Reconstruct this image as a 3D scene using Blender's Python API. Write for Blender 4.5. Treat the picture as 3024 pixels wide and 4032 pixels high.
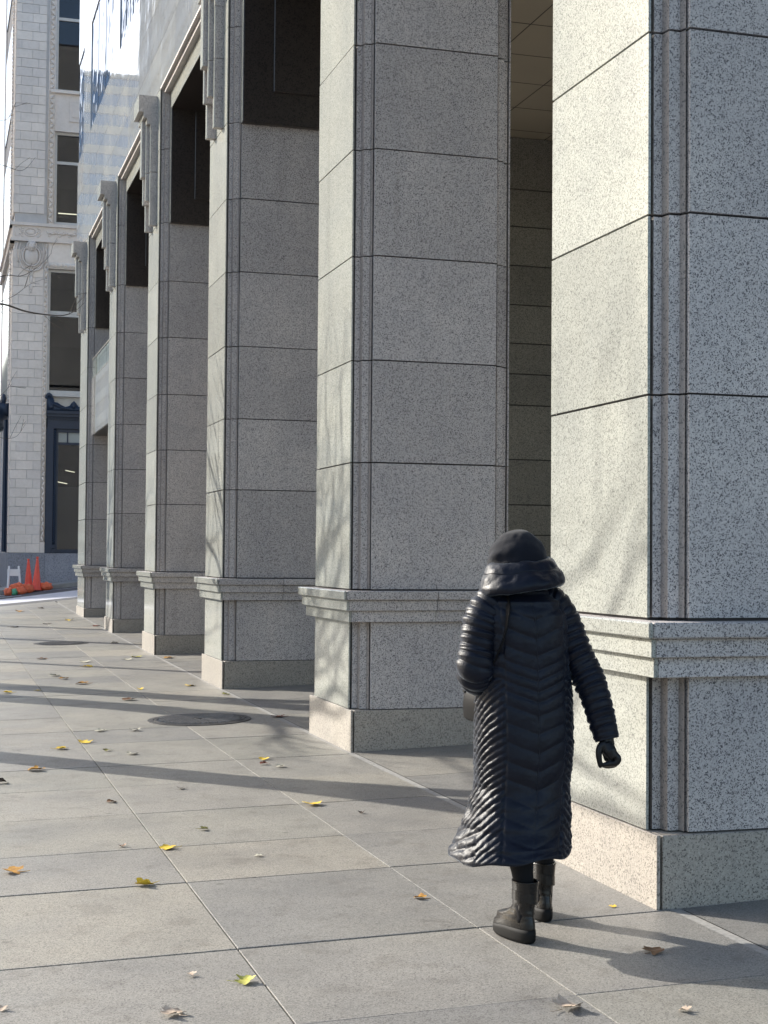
import bpy, bmesh, math, random
from mathutils import Vector, Matrix, noise

# ------------------------------------------------------------------ camera, sky, sun, exposure
for o in list(bpy.data.objects): bpy.data.objects.remove(o)
scene = bpy.context.scene
C = scene.collection
rad = math.radians

def set_camera():
    yaw, pitch, roll = 0.29141, 0.02868, -0.00783
    fw = Vector((math.sin(yaw)*math.cos(pitch), math.cos(yaw)*math.cos(pitch), math.sin(pitch)))
    rt = Vector((math.cos(yaw), -math.sin(yaw), 0)); up = rt.cross(fw)
    c, s = math.cos(roll), math.sin(roll)
    r2 = rt*c - up*s; u2 = rt*s + up*c
    cam = bpy.data.cameras.new('camera'); o = bpy.data.objects.new('camera', cam); C.objects.link(o)
    cam.sensor_fit = 'VERTICAL'; cam.sensor_height = 36; cam.lens = 5888.7/4032*36
    cam.clip_start = 0.05; cam.clip_end = 3000
    m = Matrix((r2, u2, -fw)).transposed().to_4x4(); m.translation = Vector((-3.27072, 0, 1.6))
    o.matrix_world = m; scene.camera = o
set_camera()

SUN_EL, SUN_AZ = rad(25.0), rad(50.0)          # light travels towards +X, -Y
to_sun = Vector((-math.cos(SUN_AZ)*math.cos(SUN_EL), math.sin(SUN_AZ)*math.cos(SUN_EL), math.sin(SUN_EL)))
world = bpy.data.worlds.new('World'); scene.world = world; world.use_nodes = True
wn = world.node_tree; wn.nodes.clear()
sky = wn.nodes.new('ShaderNodeTexSky'); sky.sky_type = 'NISHITA'; sky.sun_disc = False
sky.sun_elevation = SUN_EL; sky.sun_rotation = math.atan2(to_sun.x, to_sun.y)
sky.air_density = 1.0; sky.dust_density = 1.8; sky.ozone_density = 0.5; sky.altitude = 20
bg = wn.nodes.new('ShaderNodeBackground'); bg.inputs[1].default_value = 0.15
wo = wn.nodes.new('ShaderNodeOutputWorld')
wn.links.new(sky.outputs[0], bg.inputs[0]); wn.links.new(bg.outputs[0], wo.inputs[0])
sl = bpy.data.lights.new('sun', 'SUN'); sl.energy = 4.1; sl.angle = rad(0.5); sl.color = (1.0, 0.96, 0.88)
so = bpy.data.objects.new('sun', sl); C.objects.link(so)
so.rotation_euler = (-to_sun).to_track_quat('-Z', 'Y').to_euler(); so.location = (-20, 30, 30)
scene.view_settings.view_transform = 'Standard'; scene.view_settings.look = 'None'
scene.view_settings.gamma = 1.0; scene.view_settings.exposure = 1.02
scene.render.engine = 'CYCLES'

rnd = random.Random(7)

# ------------------------------------------------------------------ terrain
Y0, SP = 6.06387, 5.6931
def PY(i): return Y0 + SP*i + (0.12783 if i == 0 else 0)
def PX(i): return -0.09442 if i == 0 else 0.0
def G(x, y):
    i = max((min(y, 56)-Y0)/SP, -.5); z = -.01165*i + .00748*i*i
    t = min(max((y-36)/9, 0), 1); t = t*t*(3-2*t)
    ko = .02 + .092*t; ki = .035 + .077*t
    xx = min(max(x, -6), 12)
    return z + (ko*xx if xx < 0 else ki*xx)

# ------------------------------------------------------------------ helpers
def link(o, parent=None):
    C.objects.link(o)
    if parent is not None: o.parent = parent
    return o
def tag(o, label=None, cat=None, group=None, kind=None):
    if label: o['label'] = label
    if cat: o['category'] = cat
    if group: o['group'] = group
    if kind: o['kind'] = kind
    return o
def empty(name, loc=(0,0,0), rz=0):
    o = bpy.data.objects.new(name, None); o.location = loc; o.rotation_euler = (0,0,rz); o.empty_display_size = .1
    return link(o)
def mesh(name, verts, faces, mat=None, smooth=False):
    me = bpy.data.meshes.new(name); me.from_pydata([tuple(v) for v in verts], [], faces); me.update()
    if mat: me.materials.append(mat)
    if smooth:
        for p in me.polygons: p.use_smooth = True
    return me
def obj(name, me, parent=None, loc=(0,0,0), scale=None, rz=0):
    o = bpy.data.objects.new(name, me); o.location = loc
    if scale: o.scale = scale
    if rz: o.rotation_euler = (0,0,rz)
    return link(o, parent)
def box_vf(x0,x1,y0,y1,z0,z1):
    v = [(x0,y0,z0),(x1,y0,z0),(x1,y1,z0),(x0,y1,z0),(x0,y0,z1),(x1,y0,z1),(x1,y1,z1),(x0,y1,z1)]
    f = [(0,3,2,1),(4,5,6,7),(0,1,5,4),(1,2,6,5),(2,3,7,6),(3,0,4,7)]
    return v, f
def boxmesh(name, x0,x1,y0,y1,z0,z1, mat, bev=0.0):
    v, f = box_vf(x0,x1,y0,y1,z0,z1)
    if not bev: return mesh(name, v, f, mat)
    bm = bmesh.new(); vs = [bm.verts.new(p) for p in v]
    for q in f: bm.faces.new([vs[i] for i in q])
    bmesh.ops.bevel(bm, geom=bm.edges[:], offset=bev, segments=1, affect='EDGES', profile=.5)
    me = bpy.data.meshes.new(name); bm.to_mesh(me); bm.free(); me.materials.append(mat)
    return me
def box(name, x0,x1,y0,y1,z0,z1, mat, parent=None, bev=0.0):
    return obj(name, boxmesh(name, x0,x1,y0,y1,z0,z1, mat, bev), parent)
class MB:                                            # mesh builder for joined geometry
    def __init__(s): s.v = []; s.f = []
    def add(s, v, f):
        n = len(s.v); s.v += [tuple(p) for p in v]; s.f += [tuple(i+n for i in q) for q in f]; return s
    def box(s, *a): return s.add(*box_vf(*a))
    def prism(s, poly, z0, z1):
        n = len(poly); v = [(x,y,z0) for x,y in poly] + [(x,y,z1) for x,y in poly]
        f = [tuple(range(n-1,-1,-1)), tuple(range(n,2*n))] + [(i,(i+1)%n,n+(i+1)%n,n+i) for i in range(n)]
        return s.add(v, f)
    def prism_y(s, poly, y0, y1):                    # poly in x,z
        n = len(poly); v = [(x,y0,z) for x,z in poly] + [(x,y1,z) for x,z in poly]
        f = [tuple(range(n)), tuple(range(2*n-1,n-1,-1))] + [(i,n+i,n+(i+1)%n,(i+1)%n) for i in range(n)]
        return s.add(v, f)
    def tube(s, pts, rs, n=8, caps=True):
        v, f = tube_vf(pts, rs, n, caps); return s.add(v, f)
    def ball(s, c, r, n=10, m=7, jit=0):
        v = []; f = []
        rx, ry, rz = r if hasattr(r,'__len__') else (r,r,r)
        for j in range(m+1):
            t = math.pi*j/m
            for i in range(n):
                a = 2*math.pi*i/n
                d = Vector((math.sin(t)*math.cos(a), math.sin(t)*math.sin(a), math.cos(t)))
                k = 1 + (jit*noise.noise(Vector(c)*7 + d*2.3) if jit else 0)
                v.append((c[0]+rx*d.x*k, c[1]+ry*d.y*k, c[2]+rz*d.z*k))
        for j in range(m):
            for i in range(n):
                f.append((j*n+i, (j+1)*n+i, (j+1)*n+(i+1)%n, j*n+(i+1)%n))
        return s.add(v, f)
    def mesh(s, name, mat, smooth=False): return mesh(name, s.v, s.f, mat, smooth)
    def build(s, name, mat, parent=None, smooth=False, loc=(0,0,0)): return obj(name, s.mesh(name, mat, smooth), parent, loc)
def frames(pts):
    P = [Vector(p) for p in pts]; T = []
    for i in range(len(P)):
        a = P[max(i-1,0)]; b = P[min(i+1,len(P)-1)]; T.append((b-a).normalized())
    up = Vector((0,0,1)) if abs(T[0].z) < .9 else Vector((0,1,0))
    u = (up - T[0]*up.dot(T[0])).normalized(); U = []
    for t in T:
        u = (u - t*u.dot(t)).normalized(); U.append(u.copy())
    return P, T, U
def tube_vf(pts, rs, n=8, caps=True, disp=None):
    P, T, U = frames(pts); v = []; f = []
    for i,(p,t,u) in enumerate(zip(P,T,U)):
        w = t.cross(u); r = rs[i] if hasattr(rs,'__len__') else rs
        for k in range(n):
            a = 2*math.pi*k/n; d = u*math.cos(a) + w*math.sin(a)
            rr = r + (disp(i,k,p,d) if disp else 0); v.append(p + d*rr)
    m = len(P)
    for i in range(m-1):
        for k in range(n): f.append((i*n+k, i*n+(k+1)%n, (i+1)*n+(k+1)%n, (i+1)*n+k))
    if caps: f.append(tuple(range(n-1,-1,-1))); f.append(tuple(range((m-1)*n, m*n)))
    return v, f
def catmull(pts, k=8):
    P = [Vector(p) for p in pts]; out = []
    for i in range(len(P)-1):
        a, b, c, d = P[max(i-1,0)], P[i], P[i+1], P[min(i+2,len(P)-1)]
        for j in range(k):
            t = j/k
            out.append(.5*((2*b)+(-a+c)*t+(2*a-5*b+4*c-d)*t*t+(-a+3*b-3*c+d)*t**3))
    out.append(P[-1]); return out
def lerp_tab(tab, x):
    if x <= tab[0][0]: return tab[0][1:]
    for p, q in zip(tab, tab[1:]):
        if x <= q[0]:
            t = (x-p[0])/(q[0]-p[0]); t = t*t*(3-2*t)
            return tuple(a+(b-a)*t for a,b in zip(p[1:], q[1:]))
    return tab[-1][1:]

# ------------------------------------------------------------------ materials
class NT:
    def __init__(s, name):
        s.m = bpy.data.materials.new(name); s.m.use_nodes = True; s.t = s.m.node_tree; s.t.nodes.clear()
        s.out = s.t.nodes.new('ShaderNodeOutputMaterial'); s.b = s.t.nodes.new('ShaderNodeBsdfPrincipled')
        s.t.links.new(s.b.outputs[0], s.out.inputs[0]); s.pos = None
    def n(s, typ, **kw):
        x = s.t.nodes.new(typ)
        for k,v in kw.items():
            if k.startswith('i_'): x.inputs[k[2:].replace('_',' ')].default_value = v
            else: setattr(x, k, v)
        return x
    def l(s, a, b): s.t.links.new(a, b)
    def P(s):
        if not s.pos: s.pos = s.n('ShaderNodeNewGeometry').outputs['Position']
        return s.pos
    def noise(s, scale, detail=3, rough=.55, vec=None):
        x = s.n('ShaderNodeTexNoise'); x.inputs['Scale'].default_value = scale; x.inputs['Detail'].default_value = detail
        x.inputs['Roughness'].default_value = rough; s.l(vec or s.P(), x.inputs['Vector']); return x.outputs['Fac']
    def voro(s, scale, out='Color', vec=None, feature='F1'):
        x = s.n('ShaderNodeTexVoronoi'); x.feature = feature; x.inputs['Scale'].default_value = scale
        s.l(vec or s.P(), x.inputs['Vector']); return x.outputs[out]
    def ramp(s, fac, stops, interp='LINEAR'):
        x = s.n('ShaderNodeValToRGB'); x.color_ramp.interpolation = interp
        e = x.color_ramp.elements
        while len(e) < len(stops): e.new(.5)
        for q,(p,c) in zip(e, stops):
            q.position = p; q.color = (c[0],c[1],c[2],1) if hasattr(c,'__len__') else (c,c,c,1)
        s.l(fac, x.inputs[0]); return x.outputs[0]
    def math(s, op, a, b=None):
        x = s.n('ShaderNodeMath'); x.operation = op
        for i,q in enumerate((a,b)):
            if q is None: continue
            if isinstance(q,(int,float)): x.inputs[i].default_value = q
            else: s.l(q, x.inputs[i])
        return x.outputs[0]
    def mix(s, fac, a, b, typ='MIX'):
        x = s.n('ShaderNodeMix'); x.data_type = 'RGBA'; x.blend_type = typ
        for i,q in ((0,fac),(6,a),(7,b)):
            if isinstance(q,(int,float)): x.inputs[i].default_value = q
            elif isinstance(q,tuple): x.inputs[i].default_value = (*q[:3],1)
            else: s.l(q, x.inputs[i])
        return x.outputs[2]
    def mul(s, col, k): 
        return s.mix(1.0, col, k, 'MULTIPLY')
    def rand(s, lo, hi):
        o = s.n('ShaderNodeObjectInfo').outputs['Random']
        x = s.n('ShaderNodeMapRange'); x.inputs[3].default_value = lo; x.inputs[4].default_value = hi; s.l(o, x.inputs[0])
        return x.outputs[0]
    def set(s, col=None, rough=None, spec=None, metal=None, **kw):
        def put(name, q):
            i = s.b.inputs[name]
            if isinstance(q,(int,float)): i.default_value = q
            elif isinstance(q,tuple): i.default_value = (*q[:3],1) if len(q)==3 else q
            else: s.l(q, i)
        if col is not None: put('Base Color', col)
        if rough is not None: put('Roughness', rough)
        if spec is not None: put('Specular IOR Level', spec)
        if metal is not None: put('Metallic', metal)
        for k,v in kw.items(): put(k.replace('_',' '), v)
        return s
    def bump(s, h, strength=.3, dist=.01):
        x = s.n('ShaderNodeBump'); x.inputs['Strength'].default_value = strength; x.inputs['Distance'].default_value = dist
        s.l(h, x.inputs['Height']); s.l(x.outputs[0], s.b.inputs['Normal']); return s

def sep(n, vec):
    x = n.n('ShaderNodeSeparateXYZ'); n.l(vec, x.inputs[0]); return x.outputs

def granite(name, light, mid, dark, scale=95, rough=.6, tint=(1,1,1), bump=.0, coarse=.55, spec=.5, darkfrac=.16, coat=0.0):
    n = NT(name)
    # warp lookups a little so that grains are irregular
    nz = n.n('ShaderNodeTexNoise'); nz.inputs['Scale'].default_value = scale*.9; nz.inputs['Detail'].default_value = 1
    n.l(n.P(), nz.inputs['Vector'])
    off = n.n('ShaderNodeVectorMath'); off.operation = 'SCALE'; n.l(nz.outputs['Color'], off.inputs[0]); off.inputs['Scale'].default_value = 1.1/scale
    add = n.n('ShaderNodeVectorMath'); add.operation = 'ADD'; n.l(n.P(), add.inputs[0]); n.l(off.outputs[0], add.inputs[1])
    v1 = n.voro(scale, 'Color', add.outputs[0]); v2 = n.voro(scale*coarse, 'Color', add.outputs[0])
    r1 = sep(n, v1)[0]; r2 = sep(n, v2)[1]
    base = n.ramp(r1, [(0,mid),(.35,light),(.7,tuple(a*.94 for a in light)),(1,tuple(min(1,a*1.18) for a in light))])
    d1 = n.ramp(sep(n,v1)[2], [(0,1),(darkfrac-.01,1),(darkfrac+.01,0),(1,0)])
    d2 = n.ramp(r2, [(0,.5),(darkfrac*.45,.5),(darkfrac*.45+.03,0),(1,0)])
    dk = n.math('MAXIMUM', d1, d2)
    col = n.mix(dk, base, dark)
    big = n.ramp(n.noise(1.3, 4, .6), [(.3,(.86,.86,.87)),(.7,(1.06,1.05,1.03))])
    col = n.mul(col, big)
    mp = n.n('ShaderNodeMapping'); mp.inputs['Scale'].default_value = (5,5,.35); n.l(n.P(), mp.inputs[0])
    streak = n.ramp(n.noise(1.0, 5, .65, mp.outputs[0]), [(.26,(.88,.87,.86)),(.42,(1,1,1)),(.7,(1.04,1.03,1.02))])
    col = n.mul(col, streak)
    k = n.rand(.90, 1.09); comb = n.n('ShaderNodeCombineColor')
    for i in range(3): n.l(k, comb.inputs[i])
    col = n.mul(col, comb.outputs[0])
    col = n.mul(col, tint)
    n.set(col=col, rough=rough, spec=spec)
    if coat: n.set(Coat_Weight=coat, Coat_Roughness=.03)
    if bump: n.bump(r1, bump, .004)
    return n.m

M = {}
L_, Md, Dk = (.54,.52,.515), (.37,.355,.355), (.10,.095,.105)
M['granite'] = granite('flamed_granite', L_, Md, Dk, 210, .72, (1.0,.975,.95), .25, darkfrac=.17, spec=.35)
M['polished'] = granite('polished_granite', (.41,.406,.38), (.33,.326,.305), (.20,.196,.188), 190, .09, (.97,1.0,.97), 0, darkfrac=.15, spec=.28)
M['sawn'] = granite('shaded_sawn_edge', (.30,.29,.285), (.25,.24,.24), (.12,.12,.125), 150, .6, (1.04,.96,.90), 0, darkfrac=.10, spec=.35)  # sawn finish, its colour also darkened for the shade of the recessed steps
M['base_stone'] = granite('honed_base_granite', (.37,.345,.31), (.28,.26,.235), (.12,.11,.10), 175, .5, (1,.98,.95), .12, darkfrac=.13)
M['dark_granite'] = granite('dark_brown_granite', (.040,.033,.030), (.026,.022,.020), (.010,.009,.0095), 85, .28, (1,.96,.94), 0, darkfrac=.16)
M['wall_granite'] = granite('grey_wall_granite', (.30,.29,.27), (.22,.21,.20), (.07,.07,.07), 140, .5, (1,1,.94), 0, darkfrac=.17)
M['plinth_granite'] = granite('grey_plinth_granite', (.30,.31,.34), (.24,.25,.28), (.10,.10,.12), 70, .35, (.95,.98,1.05), 0, darkfrac=.12)
M['joint'] = NT('dark_joint').set(col=(.06,.055,.058), rough=.9).m
def simple(name, col, rough=.6, spec=.5, var=0.0, nscale=6, metal=0.0, bump=0.0, bscale=60):
    n = NT(name)
    if var:
        f = n.noise(nscale, 4, .6)
        c = n.ramp(f, [(.25,tuple(a*(1-var) for a in col)),(.75,tuple(min(1,a*(1+var)) for a in col))])
    else: c = col
    n.set(col=c, rough=rough, spec=spec, metal=metal)
    if bump: n.bump(n.noise(bscale, 3), bump, .005)
    return n.m

def paving():
    n = NT('pavement_stone')
    v = n.voro(210, 'Color'); r = sep(n, v)
    base = n.ramp(r[0], [(0,(.185,.18,.17)),(.4,(.265,.26,.245)),(1,(.34,.333,.315))])
    dk = n.ramp(r[1], [(0,1),(.10,1),(.13,0),(1,0)])
    col = n.mix(dk, base, (.13,.125,.12))
    blot = n.ramp(n.noise(.9, 5, .62), [(.3,(.80,.80,.81)),(.55,(1,.99,.97)),(.8,(1.1,1.08,1.03))])
    col = n.mul(col, blot)
    st = n.ramp(n.noise(5, 5, .7), [(.36,(.84,.83,.82)),(.46,(1,1,1)),(1,(1,1,1))])
    col = n.mul(col, st)
    k = n.ramp(n.n('ShaderNodeObjectInfo').outputs['Random'], [(0,(.74,.735,.735)),(.3,(.88,.86,.84)),(.6,(.95,.92,.87)),(.8,(.90,.885,.83)),(1,(1.06,1.0,.91))])
    col = n.mul(col, k)
    gum = n.ramp(n.voro(2.3,'Distance'), [(0,(.55,.54,.53)),(.035,(.62,.61,.6)),(.05,(1,1,1)),(1,(1,1,1))]); col = n.mul(col, gum)
    n.set(col=col, rough=n.ramp(n.noise(2.0,4),[(.3,.42),(.7,.62)]), spec=.45).bump(n.noise(260,3), .18, .003)
    return n.m
M['paving'] = paving()
M['paving_bed'] = simple('paving_bed', (.055,.05,.048), .95, .2, .3, 20)
M['caulk'] = simple('pale_caulk', (.30,.29,.27), .7, .3, .25, 30)
M['asphalt'] = simple('asphalt', (.10,.10,.105), .85, .3, .25, 4, bump=.3, bscale=180)
M['white_paint'] = simple('white_road_paint', (.58,.58,.62), .6, .4, .10, 3)
M['concrete'] = simple('kerb_concrete', (.30,.295,.285), .8, .3, .15, 5, bump=.2)
M['ceiling'] = simple('beige_ceiling', (.42,.37,.29), .7, .3, .04, 1)
M['iron'] = simple('cast_iron', (.045,.043,.043), .5, .5, .3, 14, metal=.0, bump=.25, bscale=120)
M['worn_iron'] = simple('worn_tread_iron', (.20,.19,.185), .4, .5, .35, 9)
M['bark'] = simple('grey_bark', (.10,.085,.075), .9, .2, .3, 12, bump=.4, bscale=60)
M['navy'] = simple('navy_painted_iron', (.018,.032,.062), .45, .5, .15, 8)
M['frame_white'] = simple('cream_window_frame', (.62,.60,.57), .5, .4, .06, 5)
M['orange'] = simple('orange_plastic', (.85,.10,.06), .38, .5, .10, 9)
M['orange_bag'] = simple('orange_sandbag', (.86,.19,.09), .6, .4, .2, 12, bump=.5, bscale=25)
M['green_bag'] = simple('green_bag', (.10,.40,.24), .5, .4, .2, 12)
M['barricade'] = simple('white_barricade_plastic', (.80,.79,.80), .5, .4, .05, 6)
M['rubber'] = simple('black_rubber', (.02,.02,.022), .7, .4, .2, 20)

def terracotta():
    n = NT('glazed_white_terracotta')
    f = n.noise(1.1, 4, .6); s = n.noise(9, 3, .6)
    c = n.ramp(f, [(.3,(.78,.71,.65)),(.7,(.90,.82,.76))])
    c = n.mul(c, n.ramp(s, [(.3,(.93,.92,.91)),(.6,(1,1,1))]))
    k = n.ramp(n.n('ShaderNodeObjectInfo').outputs['Random'], [(0,(.90,.90,.91)),(1,(1.05,1.04,1.02))])
    n.set(col=n.mul(c,k), rough=.38, spec=.5).bump(n.noise(14,3), .12, .01); return n.m
M['terracotta'] = terracotta()
M['terracotta_joint'] = simple('grey_mortar', (.58,.56,.55), .9, .2, .1, 4)

def glass_dark(name, col=(.012,.014,.02), rough=.03, wav=.0, wsc=2.0, spec=.8, ior=1.6):
    n = NT(name); n.set(col=col, rough=rough, spec=spec); n.b.inputs['IOR'].default_value = ior
    if wav: n.bump(n.noise(wsc, 1.5), wav, .05)
    return n.m
M['window_glass'] = glass_dark('dark_window_glass', (.010,.014,.028))
def see_glass():
    n = NT('tinted_window_glass'); n.set(col=(.22,.27,.36), rough=.01, Transmission_Weight=1.0); n.b.inputs['IOR'].default_value = 1.5; return n.m
M['see_glass'] = see_glass()
M['room_shade'] = simple('dim_room_shade', (.10,.085,.07), .8, .2, .3, 1.5)  # blind colour, darkened to carry the dimness of the interior
M['facade_glass'] = glass_dark('reflective_facade_glass', (.02,.035,.08), .02, .25, 1.6, 1.0, 2.0)
M['facade_panel'] = None
def facade_panel():
    n = NT('polished_pale_panel')
    c = n.ramp(n.noise(.8,3), [(.3,(.36,.36,.36)),(.7,(.46,.455,.44))])
    k = n.ramp(n.n('ShaderNodeObjectInfo').outputs['Random'], [(0,(.8,.82,.88)),(1,(1.1,1.08,1.02))])
    n.set(col=n.mul(c,k), rough=.05, spec=.9); n.b.inputs['IOR'].default_value = 1.7
    n.set(Coat_Weight=.7, Coat_Roughness=.02)
    n.bump(n.noise(1.1,2), .16, .05); return n.m
M['facade_panel'] = facade_panel()
M['clear_glass'] = None
def clear_glass():
    n = NT('pale_glass'); n.set(col=(.75,.82,.78), rough=.02, Transmission_Weight=.85); n.b.inputs['IOR'].default_value = 1.45; return n.m
M['clear_glass'] = clear_glass()
def emit(name, col, s):
    n = NT(name); n.set(col=(.8,.8,.8), Emission_Color=col); n.b.inputs['Emission Strength'].default_value = s; return n.m
M['tube_light'] = emit('lit_tube_light', (1.0,.80,.45), 2.2)

# clothing
def coat_mat():
    n = NT('navy_quilted_nylon')
    c = n.ramp(n.noise(16,4,.6), [(.3,(.0020,.0032,.0085)),(.7,(.0034,.0052,.0135))])
    n.set(col=c, rough=n.ramp(n.noise(22,3),[(.3,.38),(.7,.49)]), spec=.25, Sheen_Weight=.30, Sheen_Roughness=.32, Sheen_Tint=(.75,.85,1.0,1.0))
    n.bump(n.noise(42,5,.7), .45, .006); return n.m
M['coat'] = coat_mat()
def knit():
    n = NT('black_fleece'); n.set(col=(.007,.008,.013), rough=.9, spec=.15, Sheen_Weight=.12, Sheen_Roughness=.5)
    n.bump(n.noise(240,3), .4, .003); return n.m
M['knit'] = knit()
M['legging'] = simple('black_legging', (.008,.008,.01), .8, .2)
def leather(name, col, r):
    n = NT(name); n.set(col=n.ramp(n.noise(20,4),[(.3,tuple(a*.75 for a in col)),(.7,tuple(a*1.25 for a in col))]), rough=r, spec=.35)
    n.bump(n.noise(38,4,.7), .35, .006); return n.m
M['boot'] = leather('grey_brown_boot_leather', (.013,.011,.010), .27)
M['glove'] = leather('black_glove_leather', (.005,.005,.006), .42)
M['bag'] = simple('black_bag_leather', (.006,.006,.007), .6, .12)
M['sole'] = simple('black_boot_sole', (.007,.0065,.0065), .7, .25)
M['skin'] = simple('skin', (.45,.27,.20), .55, .4, .08, 20)
M['hair'] = simple('dark_hair', (.03,.02,.014), .5, .4)
M['metal'] = simple('bright_metal', (.6,.58,.55), .25, .5, metal=1.0)

# ------------------------------------------------------------------ ground, road, pavement
def make_ground():
    xs = [-900,-300,-120,-60,-30,-20,-12,-8,-6,-4.82,-4.80] + [-4.80+.6*k for k in range(1,8)] + [0.,.6,1.4,2,3,4,6,9,12,20,40,120,300,900]
    ys = [-900,-300,-80,-30,-10,-4,0,3,4.5,6,8,10,12,15,18,21,24,27,30,33,36,37,38,39,40,41,42,42.78,42.80,43.5,44,45,46,47,48,49,50.17,50.19,51,52,53,55,58,62,70,90,140,300,900]
    def z(x,y):
        if y > 42.79:
            return G(x,y) - .012
        return G(x,y) - (.14 if x < -4.81 else .10)
    v = [(x,y,z(x,y)) for y in ys for x in xs]; w = len(xs)
    f = [(j*w+i, j*w+i+1, (j+1)*w+i+1, (j+1)*w+i) for j in range(len(ys)-1) for i in range(w-1)]
    o = obj('road', mesh('road', v, f, M['asphalt'])); tag(o, kind='structure')
make_ground()

def sheet(x0,x1,y0,y1,off,nx,ny):
    v = [(x0+(x1-x0)*i/nx, y0+(y1-y0)*j/ny) for j in range(ny+1) for i in range(nx+1)]
    v = [(x,y,G(x,y)+off) for x,y in v]; w = nx+1
    f = [(j*w+i, j*w+i+1, (j+1)*w+i+1, (j+1)*w+i) for j in range(ny) for i in range(nx)]
    return v, f
def make_pavement():
    bed = MB()
    bed.add(*sheet(-4.62,0,-2,42.78,-.012,10,60)); bed.add(*sheet(0,7.6,-2,37,-.012,10,60))
    bo = bed.build('pavement', M['paving_bed']); tag(bo, kind='structure')
    lines = [.6, 6.17, 11.68, 17.42, 23.15, 28.84, 34.53, 40.2]
    ys = []
    for k,a in enumerate(lines[:-1]):
        d = lines[k+1]-a
        for q,fr in enumerate((0,.238,.405,.608,.812)):
            ys.append((a+d*fr, .009 if q == 0 else (.007 if q == 1 else .003)))
    ys = [y for y in ys if y[0] > 1.3] + [(40.2,.011),(41.5,.0045),(42.78,.0)]
    xs = [(-4.62,0),(-3.12,.003),(-2.04,.0032),(-.98,.0026)]
    cols = list(zip(xs, xs[1:] + [(-.03,.014)]))
    for (y0,g0),(y1,g1) in zip(ys, ys[1:]):
        for c,((x0,h0),(x1,h1)) in enumerate(cols):
            if c == 0 and y0 > 30: continue
            a,b,e,d = x0+h0, x1-h1, y0+g0, y1-g1
            dz = rnd.uniform(-.0012,.0012); tx = rnd.uniform(-.0006,.0006)
            top = [(x,y,G(x,y)+dz+tx*(1 if x==a else -1)) for x,y in ((a,e),(b,e),(b,d),(a,d))]
            ch = .002; cx, cy = (a+b)/2, (e+d)/2
            inn = [(x+(ch if x<cx else -ch), y+(ch if y<cy else -ch), z) for x,y,z in top]
            rim = [(x,y,z-ch*.7) for x,y,z in top]; bot = [(x,y,z-.06) for x,y,z in top]
            v = inn+rim+bot
            f = [(0,1,2,3)] + [(4+i,4+(i+1)%4,(i+1)%4,i) for i in range(4)] + [(8+i,8+(i+1)%4,4+(i+1)%4,4+i) for i in range(4)]
            obj('slab', mesh('slab', v, f, M['paving']), bo)
    # slabs of the arcade floor between and behind the piers
    for k in range(-1,6):
        a = PY(k)+1.42 if k >= 0 else 1.3; b = PY(k+1)-.01
        yy = [a+(b-a)*t/3 for t in range(4)]
        for y0,y1 in zip(yy,yy[1:]):
            v, f = sheet(.012,1.44,y0+.004,y1-.004,0,2,2); obj('slab', mesh('slab', v, f, M['paving']), bo)
    for k in range(-1,6):
        a = PY(k)+.7 if k >= 0 else 1.3; b = PY(k+1)+.7
        for x0,x1 in ((1.45,3.4),(3.408,5.4),(5.408,7.5)):
            v, f = sheet(x0,x1,a+.004,b-.004,0,2,4); obj('slab', mesh('slab', v, f, M['paving']), bo)
    # pale caulk bead along the pier line
    cb = MB()
    for k in range(34):
        y0 = .8+k*1.25
        if y0 > 42: break
        cb.add(*sheet(-.043,.0115,y0,y0+1.249,-.003,1,1))
    cb.build('caulk_bead', M['caulk'], bo)
    kerb = MB()
    for k in range(24):
        y0 = -2+k*1.87
        v = [(x,y,G(x,y)+z) for x,z in ((-4.80,-.2),(-4.62,-.2),(-4.62,.002),(-4.80,-.004)) for y in (y0,y0+1.86)]
        f = [(0,2,4,6),(1,7,5,3),(2,3,5,4),(4,5,7,6),(6,7,1,0)]
        obj('kerb_stone', mesh('kerb_stone', v, f, M['concrete']), bo)
make_pavement()

def make_crossing():
    # near kerb edge, crosswalk paint, far kerb and pavement of the cross street
    v = []; f = []
    def strip(a, b, c, d, n=8, off=-.008):
        base = len(v)
        for j in range(n+1):
            t = j/n
            for p,q in ((a,d),(b,c)):
                x = p[0]+(q[0]-p[0])*t; y = p[1]+(q[1]-p[1])*t; v.append((x,y,G(x,y)+off))
        for j in range(n): f.append((base+2*j,base+2*j+1,base+2*j+3,base+2*j+2))
    strip((-4.5,45.3),(-4.5,46.3),(3.2,48.3),(3.2,43.2), 12)
    strip((-5,50.0),(-5,50.15),(-.75,49.35),(-.75,49.2), 6)
    strip((-5,48.95),(-5,49.1),(-.65,48.3),(-.65,48.15), 6)
    strip((.1,49.4),(.1,49.5),(3.2,49.3),(3.2,49.2), 6)
    o = obj('crosswalk_marking', mesh('crosswalk_marking', v, f, M['white_paint'])); tag(o, kind='structure')
    far = MB()
    xs = [-6,-3,-1.2,-.2,.8,1.8,3,6,12]
    for x0,x1 in zip(xs,xs[1:]):
        a = [(x0,50.2),(x1,50.2),(x1,52.3),(x0,52.3)]
        top = [(x,y,G(x,y)+.125) for x,y in a]; bot = [(x,y,G(x,y)-.1) for x,y in a]
        far.add(top+bot, [(0,1,2,3),(4,5,1,0),(5,6,2,1),(7,4,0,3)])
    o = far.build('far_pavement', M['concrete']); tag(o, kind='structure')
    near = MB()                                     # the warped corner ramp up to the kerb
    near.add(*sheet(0.0,3.4,37.0,42.78,.0,6,8))
    o = near.build('corner_pavement', M['paving']); tag(o, kind='structure')
make_crossing()

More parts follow.
